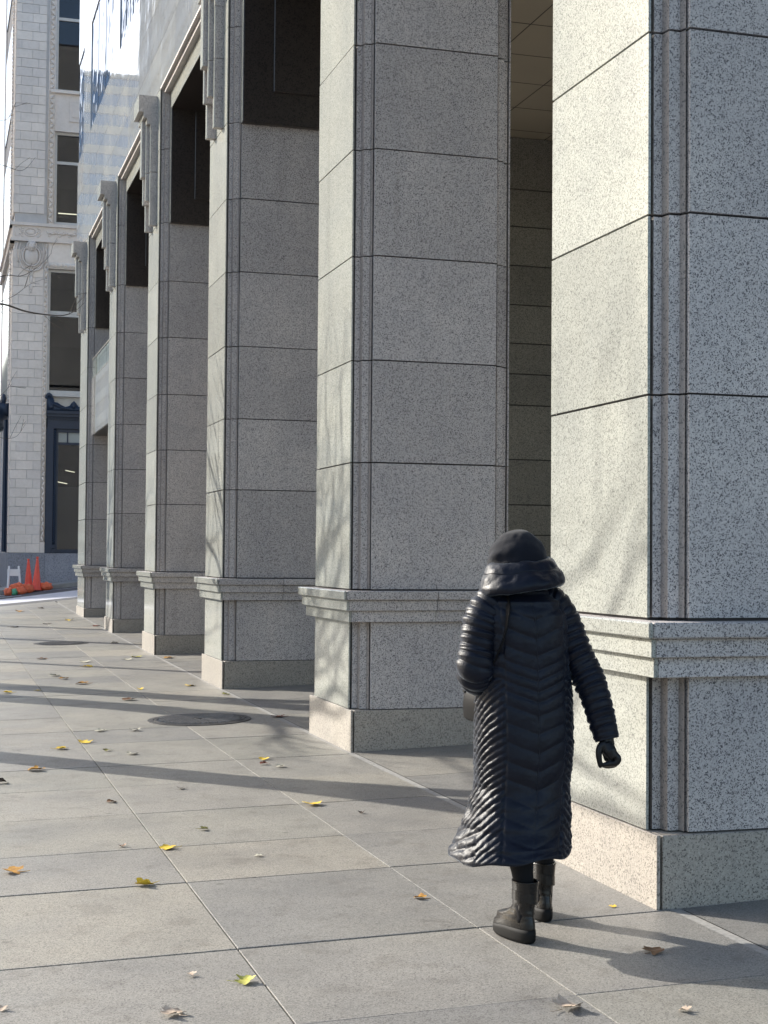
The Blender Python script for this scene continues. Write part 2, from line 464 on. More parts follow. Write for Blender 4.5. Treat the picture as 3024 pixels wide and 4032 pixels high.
# ------------------------------------------------------------------ the arcade building
JZ = [1.315, 2.36, 3.205, 4.07, 4.96, 5.84, 6.76, 7.92, 8.88]
GAP = .008
def unit_prism(name, poly, mat):
    b = MB(); b.prism(poly, 0, 1); return b.mesh(name, mat)
def facing(me):
    me.materials.append(M['polished'])
    for p in me.polygons:
        if p.normal.x < -.5: p.material_index = 1
    return me
def make_arcade():
    root = empty('arcade_building', (0,6,0))
    tag(root, 'grey granite office building with a row of tall piers along the pavement', 'building')
    off = Vector((0,-6,0))
    def at(o): o.location = Vector(o.location)+off; return o
    cache = {}
    def piece(key, poly, mat):
        if key not in cache:
            me = unit_prism(key[0], poly, mat)
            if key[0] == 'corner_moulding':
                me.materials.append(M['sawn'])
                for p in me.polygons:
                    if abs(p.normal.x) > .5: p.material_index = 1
            cache[key] = me
        return cache[key]
    for i in range(6):
        LY = 1.40 if i < 5 else 1.90
        ox, oy = PX(i), PY(i); e1 = LY-.13
        core_poly = [(.02,.16),(.085,.16),(.10,.10),(.16,.10),(.17,.045),(1.23,.045),(1.24,.10),(1.30,.10),(1.315,.16),(1.38,.16),
                     (1.38,LY-.16),(1.315,LY-.16),(1.30,LY-.10),(1.24,LY-.10),(1.23,LY-.045),(.17,LY-.045),(.16,LY-.10),(.10,LY-.10),(.085,LY-.16),(.02,LY-.16)]
        cb = MB(); cb.prism(core_poly, -.1, 8.88)
        pier = at(obj('pier', cb.mesh('pier_core', M['joint']), root, (ox,oy,0)))
        if i == 0: pier['label'] = 'nearest granite pier, right behind the walking woman'
        def blk(name, key, poly, mat, z0, z1):
            o = obj(name, piece((name,)+key, poly, mat), pier, (rnd.uniform(-.0015,.0015),rnd.uniform(-.0018,.0018),z0+rnd.uniform(-.001,.001)), (1,1,z1-z0)); return o
        slab = [(0,.13),(.013,.13),(.013,.17),(.12,.17),(.12,LY-.17),(.013,LY-.17),(.013,e1),(0,e1)]
        islab = [(1.40-x,y) for x,y in reversed(slab)]
        mould = [(.030,.13),(.072,.13),(.080,.075),(.136,.075),(.148,.040),(.148,.2),(.030,.2)]
        mouldr = [(1.40-x,y) for x,y in reversed(mould)]
        fm = [(x,LY-y) for x,y in reversed(mould)]; fmr = [(x,LY-y) for x,y in reversed(mouldr)]
        main = [(.160,.02),(1.240,.02),(1.240,.2),(.160,.2)]
        fmain = [(x,LY-y) for x,y in reversed(main)]
        spans = [(.333,1.05)] + list(zip(JZ,JZ[1:]))
        for z0,z1 in spans:
            a,b = z0+GAP*.5, z1-GAP*.9
            if z0 < 1: a,b = .338, 1.046
            blk('face_slab', (LY,'s'), slab, M['polished'], a, b)
            blk('inner_slab', (LY,'i'), islab, M['granite'], a, b)
            blk('corner_moulding', (LY,'a'), mould, M['granite'], a, b); blk('corner_moulding', (LY,'b'), mouldr, M['granite'], a, b)
            blk('corner_moulding', (LY,'c'), fm, M['granite'], a, b); blk('corner_moulding', (LY,'d'), fmr, M['granite'], a, b)
            blk('end_block', (LY,'m'), main, M['granite'], a, b); blk('end_block', (LY,'n'), fmain, M['granite'], a, b)
        # base
        gz0 = min(G(ox,oy), G(ox+1.4,oy+LY))-.08
        hb = .333
        def bev_box(name, x0,x1,y0,y1,z0,z1,mat,bev): return obj(name, boxmesh(name,x0,x1,y0,y1,z0,z1,mat,bev), pier)
        bev_box('base_stone', -.012, .006, -.002, LY+.002, gz0, hb, M['base_stone'], .003)
        bev_box('base_stone', .018, 1.412, 0, .30, gz0, hb-.002, M['base_stone'], .004)
        bev_box('base_stone', .018, 1.412, LY-.30, LY, gz0, hb-.002, M['base_stone'], .004)
        bev_box('base_stone', 1.2, 1.410, .302, LY-.302, gz0, hb-.002, M['base_stone'], .004)
        # three-step ledge
        for (ex, ey, z0, z1) in ((.105,.105,1.232,1.306),(.075,.068,1.145,1.231),(.045,.032,1.051,1.144)):
            bv = .007 if z1 > 1.3 else .003
            bev_box('ledge_stone', -ex, -ex+.022, -ey, LY+ey, z0, z1, M['polished'], bv)
            bev_box('ledge_stone', -ex+.0245, .70, -ey+.001, LY+ey-.001, z0, z1-.001, M['granite'], bv)
            bev_box('ledge_stone', .704, 1.40+ex, -ey+.001, LY+ey-.001, z0, z1-.001, M['granite'], bv)
        # bracket ornament
        br = MB(); 
        def bar(name, x0, y0, y1, z0, z1, split=None):
            b = MB(); ch = .008
            poly = [(x0,y0+ch),(x0+ch,y0),(-.001,y0),(-.001,y1),(x0+ch,y1),(x0,y1-ch)]
            segs = [(z0,z1)] if not split else [(z0,split-.005),(split+.005,z1)]
            for a,c2 in segs: b.prism(poly, a, c2)
            o = obj(name, facing(b.mesh(name, M['granite'])), bracket); return o
        dy = (LY-1.40)/2
        capz = ((-.115,8.27),(-.170,8.38),(-.225,8.475),(-.300,8.565))
        cap = MB(); x_in = -.001
        for xo,zb in capz:
            cap.box(xo+(.0006 if xo>-.29 else 0), x_in, .395+dy, 1.005+dy, zb, 8.83); x_in = xo
        bracket = obj('bracket', facing(cap.mesh('bracket_cap', M['granite'])), pier)
        bar('bracket_bar', -.110, .40+dy, .50+dy, 6.775, 8.27, 7.62); bar('bracket_bar', -.110, .90+dy, 1.00+dy, 6.775, 8.27, 7.62)
        bar('bracket_bar', -.165, .505+dy, .60+dy, 7.18, 8.38, 7.62); bar('bracket_bar', -.165, .80+dy, .895+dy, 7.18, 8.38, 7.62)
        bar('bracket_bar', -.220, .605+dy, .795+dy, 7.58, 8.475)
        # dark frame legs on both ends
        for s in (0,1):
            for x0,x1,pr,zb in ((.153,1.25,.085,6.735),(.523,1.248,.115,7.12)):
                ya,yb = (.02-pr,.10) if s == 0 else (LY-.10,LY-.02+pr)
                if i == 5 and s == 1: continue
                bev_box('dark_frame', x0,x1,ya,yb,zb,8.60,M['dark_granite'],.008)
                if x0 < .2: bev_box('frame_edge', .1495,.1525,ya+.006,yb,zb+.006,8.60,M['polished'],0)
    # dark lintels and soffits between the piers
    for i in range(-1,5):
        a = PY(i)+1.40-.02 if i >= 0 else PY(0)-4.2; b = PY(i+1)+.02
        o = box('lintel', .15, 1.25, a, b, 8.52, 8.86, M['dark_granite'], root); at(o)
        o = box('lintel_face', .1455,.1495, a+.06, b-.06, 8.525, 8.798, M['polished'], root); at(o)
        o = box('lintel_moulding', .06, .149, a-.1, b+.1, 8.80, 8.885, M['granite'], root, .004); at(o)
        o = box('lintel_moulding', .001, .059, a-.12, b+.12, 8.862, 8.90, M['granite'], root, .003); at(o)
    # upper facade: core, panels, windows
    fy0, fy1 = 1.5, 37.8
    up = at(box('upper_facade', .05, 30, fy0, fy1, 8.905, 24, M['joint'], root))
    cols = []
    for i in range(0,6):
        LY = 1.40 if i < 5 else 1.90
        p0, p1 = PY(i)+.13, PY(i)+LY-.13
        cols.append((p0,p1,'pier'))
        q1 = PY(i+1)+.13 if i < 5 else fy1
        n = 3 if i < 5 else 1
        for k in range(n): cols.append((p1+(q1-p1)*k/n, p1+(q1-p1)*(k+1)/n, 'bay'))
    rows = [(8.89,9.61,0),(9.61,10.36,0),(10.36,11.30,0),(11.30,13.80,1),(13.80,14.70,0),(14.70,15.55,0),(15.55,18.05,1),(18.05,18.95,0),(18.95,19.8,0),(19.8,22.3,1),(22.3,24,0)]
    for y0,y1,kind in cols:
        if y1 < 16: continue
        for z0,z1,win in rows:
            if win and kind == 'bay':
                o = obj('window_frame', MB().box(.03,.06,y0+.004,y1-.004,z0,z1).mesh('window_frame', M['navy']), up)
                obj('window_pane', MB().box(.020,.032,y0+.045,y1-.045,z0+.05,z1-.05).mesh('window_pane', M['facade_glass']), up)
            else:
                t = rnd.uniform(-.0012,.0012)
                v,f = box_vf(0,.049,y0+.005,y1-.005,z0+.005,z1-.005)
                v = [(x+t*(1 if y>y0+.1 else -1)+rnd.uniform(-.0006,.0006) if x == 0 else x,y,z) for x,y,z in v]
                obj('facade_panel', mesh('facade_panel', v, f, M['facade_panel']), up)
        
    # arcade interior
    cei = at(obj('ceiling', MB().box(1.26,7.6,1.5,36.5,8.86,8.90).mesh('ceiling', M['ceiling']), root))
    seam = MB()
    for k in range(30): seam.box(1.3,7.6,2+k*1.2,2.012+k*1.2,8.856,8.861)
    for k in range(5): seam.box(2+k*1.2,2.012+k*1.2,1.6,36.4,8.855,8.8615)
    seam.build('ceiling_seam', M['joint'], cei)
    bw = at(obj('unseen_back_wall', MB().box(7.53,7.9,1.5,37,-.1,8.88).mesh('unseen_back_wall', M['wall_granite']), root))  # unseen wall added to keep the arcade dark
    ew = at(obj('end_wall', MB().box(4.6,7.6,24.03,24.5,-.1,8.87).mesh('end_wall', M['joint']), root))
    zs = [0.0,.62,1.28,1.96,2.48,3.26,4.2,4.74,5.27,5.94,6.62,7.3,7.95,8.86]
    for z0,z1 in zip(zs,zs[1:]):
        for x0,x1 in ((4.6,6.0),(6.0,7.55)):
            obj('wall_block', MB().box(x0+.004,x1-.004,24.0,24.06,z0+.010,z1-.010).mesh('wall_block', M['wall_granite']), ew)
    # balcony between the two farthest piers
    ya, yb = PY(4)+1.42, PY(5)-.005
    bal = at(obj('balcony', MB().box(.14,1.3,ya,yb,4.27,4.42).mesh('balcony_floor', M['dark_granite']), root))
    n = 3
    for k in range(n):
        y0 = ya+(yb-ya)*k/n; y1 = ya+(yb-ya)*(k+1)/n
        obj('balcony_panel', MB().box(.10,.139,y0+.004,y1-.004,4.27,5.53).mesh('balcony_panel', M['facade_panel']), bal)
        obj('railing_glass', MB().box(.115,.127,y0+.02,y1-.02,5.56,5.98).mesh('railing_glass', M['clear_glass']), bal)
    obj('handrail', MB().box(.10,.145,ya,yb,5.535,5.558).box(.10,.142,ya,yb,5.981,6.01).mesh('handrail', M['metal']), bal)
    # far return of the building on the cross street, closing it behind the last pier and made pale for bounce light
    at(box('side_wall', 1.4, 30, 37.2, 37.7, .1, 8.9, M['facade_panel'], root))
    for k in range(10): at(box('side_bounce_panel', .06+k*3, 3.0+k*3, 37.802, 37.84, 8.92, 23.9, M['facade_panel'], root))  # pale panels added to bounce sunlight onto the white building
    return root
make_arcade()

# ------------------------------------------------------------------ the white terracotta building across the side street
def make_white_building():
    Yw = 52.0; X0, X1 = -.88, 13.0; YE = 61.0; ZT = 34.0
    root = empty('white_building', (X0, Yw, .5))
    tag(root, 'white glazed terracotta building with navy shopfront on the far corner', 'building')
    inv = Vector((-X0,-Yw,-.5))
    def put(o): o.location = Vector(o.location)+inv; return o
    TC = M['terracotta']
    # core with window recesses left open: wall pieces
    wall = MB()
    wall.box(X0+.04,.28,Yw+.02,YE,.3,ZT)                       # corner pier core
    wall.box(.28,X1,Yw+3.0,YE,.3,ZT)                            # body behind the recesses
    put(obj('room_shade', MB().box(.46,12,Yw+2.4,Yw+2.98,.6,33).mesh('room_shade', simple('dark_room_shade',(.018,.016,.016),.8)), root))  # dark slab behind the windows; the interior's shade is put into its colour
    wc = put(obj('wall', wall.mesh('wall_core', M['terracotta_joint']), root))
    # plinth
    for x0,x1 in ((X0-.03,.30),(.305,2.2),(2.205,4.2)):
        put(obj('plinth_stone', MB().box(x0,x1,Yw-.05,Yw+.6,G(x0,Yw)-.1,1.57).mesh('plinth_stone', M['plinth_granite']), root))
    put(obj('plinth_stone', MB().box(X0-.04,X0+.1,Yw+.605,YE,.2,1.57).mesh('plinth_stone', M['plinth_granite']), root))
    # terracotta tiles of the corner pier, front and street side
    h = .3125; z = 1.58; k = 0
    full = MB().box(0,.585-.012,0,.05,0,h-.012).mesh('tile', TC); 
    cut = {}
    def tile(x0,x1,z0,z1):
        key = (round(x1-x0,3), round(z1-z0,3))
        if key not in cut: cut[key] = MB().box(0,key[0]-.012,0,.05,0,key[1]-.012).mesh('tile', TC)
        obj('tile', cut[key], wc, (x0+.006,Yw-.018,z0+.006))
    scut = {}
    def stile(y0,y1,z0,z1):
        key = (round(y1-y0,3), round(z1-z0,3))
        if key not in scut: scut[key] = MB().box(0,.05,0,key[0]-.012,0,key[1]-.012).mesh('tile', TC)
        obj('tile', scut[key], wc, (X0-.02,y0+.006,z0+.006))
    while z < 21.2:
        z1 = z+h
        if 12.15 < z1 and z < 12.85: z = z1; k += 1; continue
        xs = [X0,-.62,-.06,.13] if k%2 else [X0,-.34,.13]
        if k%2: xs = [X0,-.70,-.13,.13]
        for a,b in zip(xs,xs[1:]): tile(a,b,z,z1)
        ys = [Yw+.04,Yw+.6,Yw+1.2] if k%2 else [Yw+.04,Yw+.3,Yw+.9,Yw+1.2]
        for a,b in zip(ys,ys[1:]): stile(a,b,z,z1)
        z = z1; k += 1
    # twisted leaf ornament strips beside the windows
    def leaf_strip(x0,x1,z0,z1,y):
        b = MB(); b.box(x0,x0+.025,y-.02,y+.06,z0,z1); b.box(x1-.025,x1,y-.02,y+.06,z0,z1); b.box(x0+.025,x1-.025,y+.012,y+.06,z0,z1)
        xc = (x0+x1)/2; w = (x1-x0)/2-.035; n = int((z1-z0)/.17)
        for j in range(n):
            zc = z0+(j+.5)*(z1-z0)/n; s = 1 if j%2 else -1
            pts = catmull([(xc-s*w,y+.004,zc-.075),(xc-s*w*.2,y-.02,zc-.02),(xc+s*w*.5,y-.018,zc+.05),(xc+s*w,y+.004,zc+.085)],3)
            b.tube(pts,[.012+.022*math.sin(math.pi*q/(len(pts)-1)) for q in range(len(pts))],5)
            b.ball((xc+s*w*.55,y-.004,zc-.03),(.03,.022,.03),6,4)
        put(b.build('leaf_ornament', TC, root, True))
    leaf_strip(.135,.285,1.95,12.15,Yw-.01); leaf_strip(.215,.44,12.85,21.2,Yw-.01)
    tb = MB(); tb.box(.135,.29,Yw-.018,Yw+.05,1.58,1.945); put(tb.build('ornament_foot', TC, root))
    # frieze band with corner block, oval and scroll panels
    fr = MB(); fr.box(X0-.10,3.2,Yw-.10,Yw+.5,12.17,12.27); fr.box(X0-.04,3.2,Yw-.05,Yw+.5,12.27,12.70); fr.box(X0-.12,3.2,Yw-.13,Yw+.5,12.70,12.80)
    fr.box(X0-.12,X0+.3,Yw-.13+.131,YE,12.70,12.798); fr.box(X0-.10,X0+.3,Yw+.001,YE,12.17,12.268); fr.box(X0-.05,X0+.3,Yw+.5,YE,12.27,12.70)
    frz = put(fr.build('frieze', TC, root))
    orn = MB()
    ring = [(-.33+.20*math.cos(a)*1.0,Yw-.07,12.485+.135*math.sin(a)) for a in [2*math.pi*q/20 for q in range(21)]]
    orn.tube(ring,[.022]*21,6,False); orn.ball((-.33,Yw-.05,12.485),(.16,.04,.10),12,6)
    for s in (-1,1):
        for q in range(7):
            orn.ball((-.33+s*(.27+.03*(q%3)),Yw-.06,12.34+q*.045),(.045,.03,.035),6,4)
    for q in range(9):
        x = .30+q*.17
        orn.tube(catmull([(x-.09,Yw-.06,12.58-.14*(q%2)),(x-.04,Yw-.08,12.48),(x+.04,Yw-.08,12.50),(x+.09,Yw-.06,12.42+.14*(q%2))],4),[.012+.02*math.sin(math.pi*k2/12) for k2 in range(13)],5); orn.ball((x,Yw-.06,12.40+.15*(q%2)),(.05,.03,.035),7,5)
    for x in (-.84,-.60): orn.box(x,x+.02,Yw-.062,Yw-.04,12.33,12.65)
    orn.box(-.84,-.58,Yw-.062,Yw-.04,12.33,12.35); orn.box(-.84,-.58,Yw-.062,Yw-.04,12.63,12.65)
    o = orn.build('carved_relief', TC, frz, True)
    # lion-head cartouche
    ca = MB(); cx, cz = -.28, 11.70
    ca.ball((cx,Yw-.02,cz-.02),(.25,.11,.32),16,10)
    for R,r,yy in ((1.0,.035,-.05),(1.22,.02,-.03)):
        pts = [(cx+.29*R*math.sin(a),Yw+yy,cz-.02-.35*R*math.cos(a)) for a in [-2.5+5.0*q/24 for q in range(25)]]
        ca.tube(pts,[r]*25,6)
    for s in (-1,1):
        for w in (.36,.46): ca.tube(catmull([(cx+s*w,Yw-.02,cz+.42),(cx+s*(w+.04),Yw-.04,cz+.1),(cx+s*(w-.02),Yw-.03,cz-.25)],5),[.022]*11,5)
        ca.tube(catmull([(cx+s*.40,Yw-.03,cz-.20),(cx+s*.28,Yw-.06,cz-.45),(cx,Yw-.06,cz-.55)],5),[.03]*11,6)
    hz = cz+.30
    ca.ball((cx,Yw-.13,hz),(.115,.12,.14),12,8); ca.ball((cx,Yw-.25,hz-.05),(.06,.05,.06),8,6)
    ca.ball((cx,Yw-.22,hz-.13),(.05,.04,.03),8,5)
    for s in (-1,1):
        ca.ball((cx+s*.045,Yw-.235,hz+.03),(.018,.015,.015),6,4); ca.ball((cx+s*.10,Yw-.14,hz+.11),(.03,.025,.035),6,4)
    for q in range(12):
        a = 2*math.pi*q/12; ca.ball((cx+.145*math.sin(a),Yw-.08,hz+.15*math.cos(a)),(.05,.06,.06),7,5)
    put(ca.build('cartouche', TC, root, True))
    pe = MB()
    for zc,r,hh in ((11.10,.075,.14),(10.86,.06,.15),(10.62,.05,.13),(10.46,.03,.06)): pe.ball((cx,Yw-.03,zc),(r,.06,hh),10,7)
    pe.box(cx-.07,cx+.07,Yw-.06,Yw-.019,10.97,11.0)
    put(pe.build('pendant', TC, root, True))
    # lintel panel over the mezzanine window and piers to the right (behind the arcade corner)
    sp = MB(); sp.box(.29,3.2,Yw-.01,Yw+.5,11.30,12.17); put(sp.build('spandrel', TC, root))
    sp = MB(); sp.box(.30,3.2,Yw-.028,Yw-.011,11.33,11.50); 
    for q in range(12): sp.ball((.40+q*.15,Yw-.03,11.415),(.06,.025,.05),6,4)
    put(sp.build('carved_band', TC, root, True))
    # windows: recess sides, frame, panes
    def window(x0,x1,z0,z1,rails,fr=.09,depth=.28,mat=M['frame_white']):
        w = put(obj('window', MB().box(x0,x0+fr,Yw+depth-.12,Yw+depth,z0,z1).box(x0+fr,x1,Yw+depth-.12,Yw+depth,z0,z0+fr).box(x0+fr,x1,Yw+depth-.12,Yw+depth,z1-fr,z1).mesh('window', mat), root))
        zz = [z0+fr]+[q for q in rails]+[z1-fr]
        for r in rails: obj('rail', MB().box(x0+fr,x1,Yw+depth-.10,Yw+depth-.01,r-.05,r+.05).mesh('rail', mat), w)
        zz = [z0+fr]
        for r in rails: zz += [r-.05,r+.05]
        zz.append(z1-fr)
        for a,b in zip(zz[::2],zz[1::2]):
            obj('pane', MB().box(x0+fr,x1,Yw+depth-.045,Yw+depth-.03,a,b).mesh('pane', M['see_glass']), w)
            obj('blind', MB().box(x0+fr+.03,x1,Yw+depth+.06,Yw+depth+.07,a+(b-a)*.6,b).mesh('blind', M['room_shade']), w)
        return w
    jb = MB()
    jb.box(.286,.45,Yw+.0,Yw+.5,12.80,21.2) 
    put(jb.build('window_jamb', TC, root))
    window(.452,2.0,17.45,21.2,(20.0,)); window(.452,2.0,12.85,16.05,(15.0,))
    for z0,z1 in ((16.05,17.45),): 
        put(obj('spandrel', MB().box(.451,3.2,Yw+.02,Yw+.5,z0,z1).mesh('spandrel', TC), root))
        put(obj('spandrel_panel', MB().box(.92,1.6,Yw-.02,Yw+.019,z0+.35,z1-.35).box(1.02,1.5,Yw-.04,Yw-.019,z0+.5,z1-.5).mesh('spandrel_panel', TC), root))
        put(obj('sill', MB().box(.30,3.0,Yw-.09,Yw+.3,z1-.10,z1).mesh('sill', TC), root))
    window(.292,3.0,9.78,11.29,()); window(.292,3.0,7.05,9.775,())
    put(obj('sill', MB().box(.285,3.0,Yw-.05,Yw+.3,6.92,7.05).mesh('sill', M['frame_white']), root))
    put(obj('spandrel', MB().box(.291,3.0,Yw+.12,Yw+.5,6.2,6.92).mesh('spandrel', M['frame_white']), root))
    # light fittings seen through the glass
    put(obj('tube_light', MB().box(.62,1.25,Yw+.36,Yw+.40,13.28,13.31).mesh('tube_light', M['tube_light']), root))
    # navy shopfront
    sf = MB(); NV = M['navy']
    sf.box(.30,3.0,Yw-.16,Yw+.3,6.32,6.42); sf.box(.31,3.0,Yw-.11,Yw+.3,6.22,6.32); sf.box(.33,3.0,Yw-.04,Yw+.3,5.82,6.22)
    for q in range(26): sf.box(.34+q*.05,.365+q*.05,Yw-.085,Yw-.041,6.12,6.21)
    shop = put(sf.build('shopfront', NV, root))
    cr = MB()
    prof = [(.30,6.42),(.30,6.98),(.36,7.04),(.46,6.98),(.52,6.84),(.55,6.72),(.66,6.70),(.78,6.62),(.92,6.56),(1.05,6.60),(1.12,6.70),(1.20,6.78),(1.28,6.70),(1.36,6.58),(1.50,6.62),(1.5,6.42)]
    cr.prism_y(prof,Yw-.10,Yw-.02)
    for q in range(6):
        a = .3+q*.42; cr.ball((.38+.10*math.cos(a+.6),Yw-.10,6.82+.15*math.sin(a+.4)),(.05,.03,.06),6,4)
    cr.ball((.44,Yw-.12,6.56),(.085,.04,.085),10,6); cr.ball((1.20,Yw-.11,6.62),(.09,.04,.11),8,5); cr.ball((.80,Yw-.11,6.52),(.07,.03,.05),8,5); cr.ball((1.0,Yw-.11,6.50),(.06,.03,.05),8,5)
    cr.tube(catmull([(.44,Yw-.1,6.66),(.6,Yw-.12,6.62),(.75,Yw-.12,6.55),(.92,Yw-.11,6.50)],5),[.03]*16,6)
    obj('crest', cr.mesh('crest', NV, True), shop)
    pl = MB(); pl.box(.30,.54,Yw-.06,Yw+.3,1.58,5.82); pl.box(.52,.64,Yw-.10,Yw-.061,1.58,1.72); pl.box(.50,.63,Yw-.09,Yw-.061,1.74,1.86)
    obj('pilaster', pl.mesh('pilaster', NV), shop)
    rp = MB()
    for q in range(60): rp.ball((.585,Yw-.02,1.95+q*.064),(.045,.05,.034),8,5)
    rp.box(.54,.64,Yw+.0,Yw+.3,1.58,5.82)
    obj('rope_moulding', rp.mesh('rope_moulding', NV, True), shop)
    fm = MB(); fm.box(.64,.71,Yw+.05,Yw+.2,1.58,5.82); fm.box(.71,3.0,Yw+.05,Yw+.2,1.58,1.70); fm.box(.71,3.0,Yw+.05,Yw+.2,5.70,5.82); fm.box(.71,3.0,Yw+.06,Yw+.18,5.28,5.36); fm.box(1.0,1.04,Yw+.06,Yw+.18,5.36,5.70)
    obj('shop_frame', fm.mesh('shop_frame', NV), shop)
    obj('shop_pane', MB().box(.71,3.0,Yw+.12,Yw+.13,1.70,5.28).mesh('shop_pane', M['see_glass']), shop)
    obj('back_shelf', MB().box(.72,3.0,Yw+.9,Yw+1.2,1.7,2.9).box(.72,3.0,Yw+1.4,Yw+1.5,2.9,3.9).mesh('back_shelf', simple('tan_interior',(.30,.24,.17),.7)), shop)
    obj('transom_pane', MB().box(.71,3.0,Yw+.12,Yw+.13,5.36,5.70).mesh('transom_pane', simple('pale_transom_glass',(.34,.38,.38),.2)), shop)
    for (x0,z0,x1,z1) in ((.72,4.02,1.05,3.96),(.98,4.42,1.3,4.36)):
        b = MB(); b.tube([(x0,Yw+.35,z0),(x1,Yw+.35,z1)],[.014,.014],6); obj('tube_light', b.mesh('tube_light', M['tube_light']), shop)
    # street-side storefront: navy pilaster and pale bays seen at a grazing angle
    sd = MB()
    sd.box(X0-.05,X0+.2,Yw+1.3,Yw+1.9,1.58,6.3); sd.tube([(X0-.10,Yw+1.6,1.6),(X0-.10,Yw+1.6,6.2)],[.09,.075],10)
    put(sd.build('side_pilaster', NV, root))
    sd = MB(); sd.prism_y([(X0-.01,6.3),(X0-.30,6.55),(X0-.34,6.75),(X0-.01,6.75)],Yw+1.25,YE); 
    for q in range(10): sd.ball((X0-.18,Yw+1.6+q*.85,6.9),(.1,.12,.22),6,5)
    put(sd.build('side_cornice', NV, root, True))
    lf = MB(); 
    for q in range(60): lf.ball((X0-.03,Yw+1.45+.06*(q%2),13.0+q*.14),(.05,.12,.09),6,4)
    for q in range(60): lf.ball((X0-.03,Yw+1.45+.06*(q%2),6.9+q*.088),(.04,.10,.06),6,4)
    put(lf.build('leaf_ornament', TC, root, True))
    for z0,z1 in ((7.2,11.6),(13.2,16.2),(17.4,20.6),(22,25)):
        put(obj('side_window', MB().box(X0-.005,X0+.2,Yw+2.2,YE-1,z0,z1).mesh('side_window', M['window_glass']), root))
    sw = MB(); sw.box(X0-.015,X0+.2,Yw+1.2,Yw+2.19,6.75,ZT); sw.box(X0-.012,X0+.2,YE-.99,YE+.01,.3,ZT); put(sw.build('side_wall', TC, root))
make_white_building()

# ------------------------------------------------------------------ buildings across the street (seen in the polished stone)
def far_building(name, label, x0,x1,y0,y1,h,wallmat,glassmat,fl,bandmat,bay=2.4):
    r = empty(name, (x1,(y0+y1)/2,0)); tag(r, label, 'building', 'buildings across the street')
    inv = -Vector(r.location)
    def put(o): o.location = Vector(o.location)+inv; return o
    put(obj('wall', MB().box(x0,x1-.4,y0,y1,-.3,h).mesh('wall', glassmat), r))
    z = .2; n = int(h/fl)
    for k in range(n+1):
        put(obj('floor_band', MB().box(x0+.2,x1,y0-.15,y1+.15,k*fl-.2,k*fl+fl*.36).mesh('floor_band', bandmat), r))
    m = int((y1-y0)/bay); mb = MB()
    for k in range(m+1): 
        y = y0+(y1-y0)*k/m; mb.box(x1-.42,x1-.12,y-.3,y+.3,0,h)
    put(mb.build('mullion_piers', wallmat, r))
    put(obj('roof', MB().box(x0-.2,x1+.3,y0-.3,y1+.3,h,h+.9).mesh('roof', bandmat), r))
tan = simple('tan_stone', (.55,.44,.38), .7, .3, .1, .3); pale = simple('pale_precast', (.55,.52,.48), .7, .3, .08, .3); brick = simple('red_brown_brick', (.33,.20,.16), .8, .2, .15, 1.0)
far_building('office_tower', 'tall tan office tower with pale floor bands across the street, far off', -31,-21,86,114,58,tan,M['window_glass'],3.8,pale)
far_building('glare_block_tower', 'added unseen tan tower that keeps sky glare off the nearest pier', -48,-39.5,102,115,75,tan,M['window_glass'],3.8,pale)  # added out of view to block sky glare mirrored in the nearest pier
far_building('brick_block', 'red brown brick block across the street beside the tower', -33,-21,116,150,34,brick,M['window_glass'],3.6,tan)
far_building('glass_tower', 'pale glass tower at the far end of the street', -50,-22,152,205,80,pale,M['facade_glass'],4.0,pale)
far_building('stone_block', 'grey stone block up the street past the glass tower', -48,-22,208,290,46,simple('grey_stone',(.5,.49,.5),.7,.3,.1,.3),M['window_glass'],3.8,pale)
far_building('far_tower', 'tall tan tower far up the street', -55,-22,295,420,95,tan,M['facade_glass'],4.0,pale)
far_building('last_block', 'pale block closing the view far up the street', -60,-22,425,700,70,pale,M['window_glass'],4.0,tan)
far_building('low_shop_building', 'low pale shop building straight across the street', -40,-21,44,75,8.5,pale,M['window_glass'],4.2,tan)

# ------------------------------------------------------------------ bare street trees
GROW_AT = Vector((0,0,0))
def grow(b, p, d, r, length, depth, rg, spread=.55, minr=.004):
    wp = p+d*length+GROW_AT
    if wp.y > 8 and wp.x > (-4.9+.036*wp.y if wp.y > 24 else -3.75+.0365*wp.y): return
    n = 4; pts = [p]; rs = [r]; cur = p; dd = d
    for k in range(n):
        dd = (dd + Vector((rg.gauss(0,.10),rg.gauss(0,.10),rg.gauss(.03,.07)))).normalized()
        cur = cur + dd*length/n; pts.append(cur); rs.append(max(r*(1-.42*(k+1)/n), minr*.7))
    b.tube(pts, rs, 6 if r > .03 else 4, False)
    if depth == 0 or rs[-1] < minr: return
    kids = rg.choice((2,3,3)) if depth > 1 else 3
    for q in range(kids):
        k = n if q < 2 else rg.randint(2,n-1)
        axis = Vector((rg.gauss(0,1),rg.gauss(0,1),rg.gauss(0,.4))); axis = (axis-dd*axis.dot(dd)).normalized()
        nd = (dd*math.cos(spread) + axis*math.sin(spread)*rg.uniform(.7,1.2) + Vector((0,0,.12))).normalized()
        grow(b, pts[k], nd, rs[k]*rg.uniform(.62,.8), length*rg.uniform(.66,.86), depth-1, rg, spread, minr)
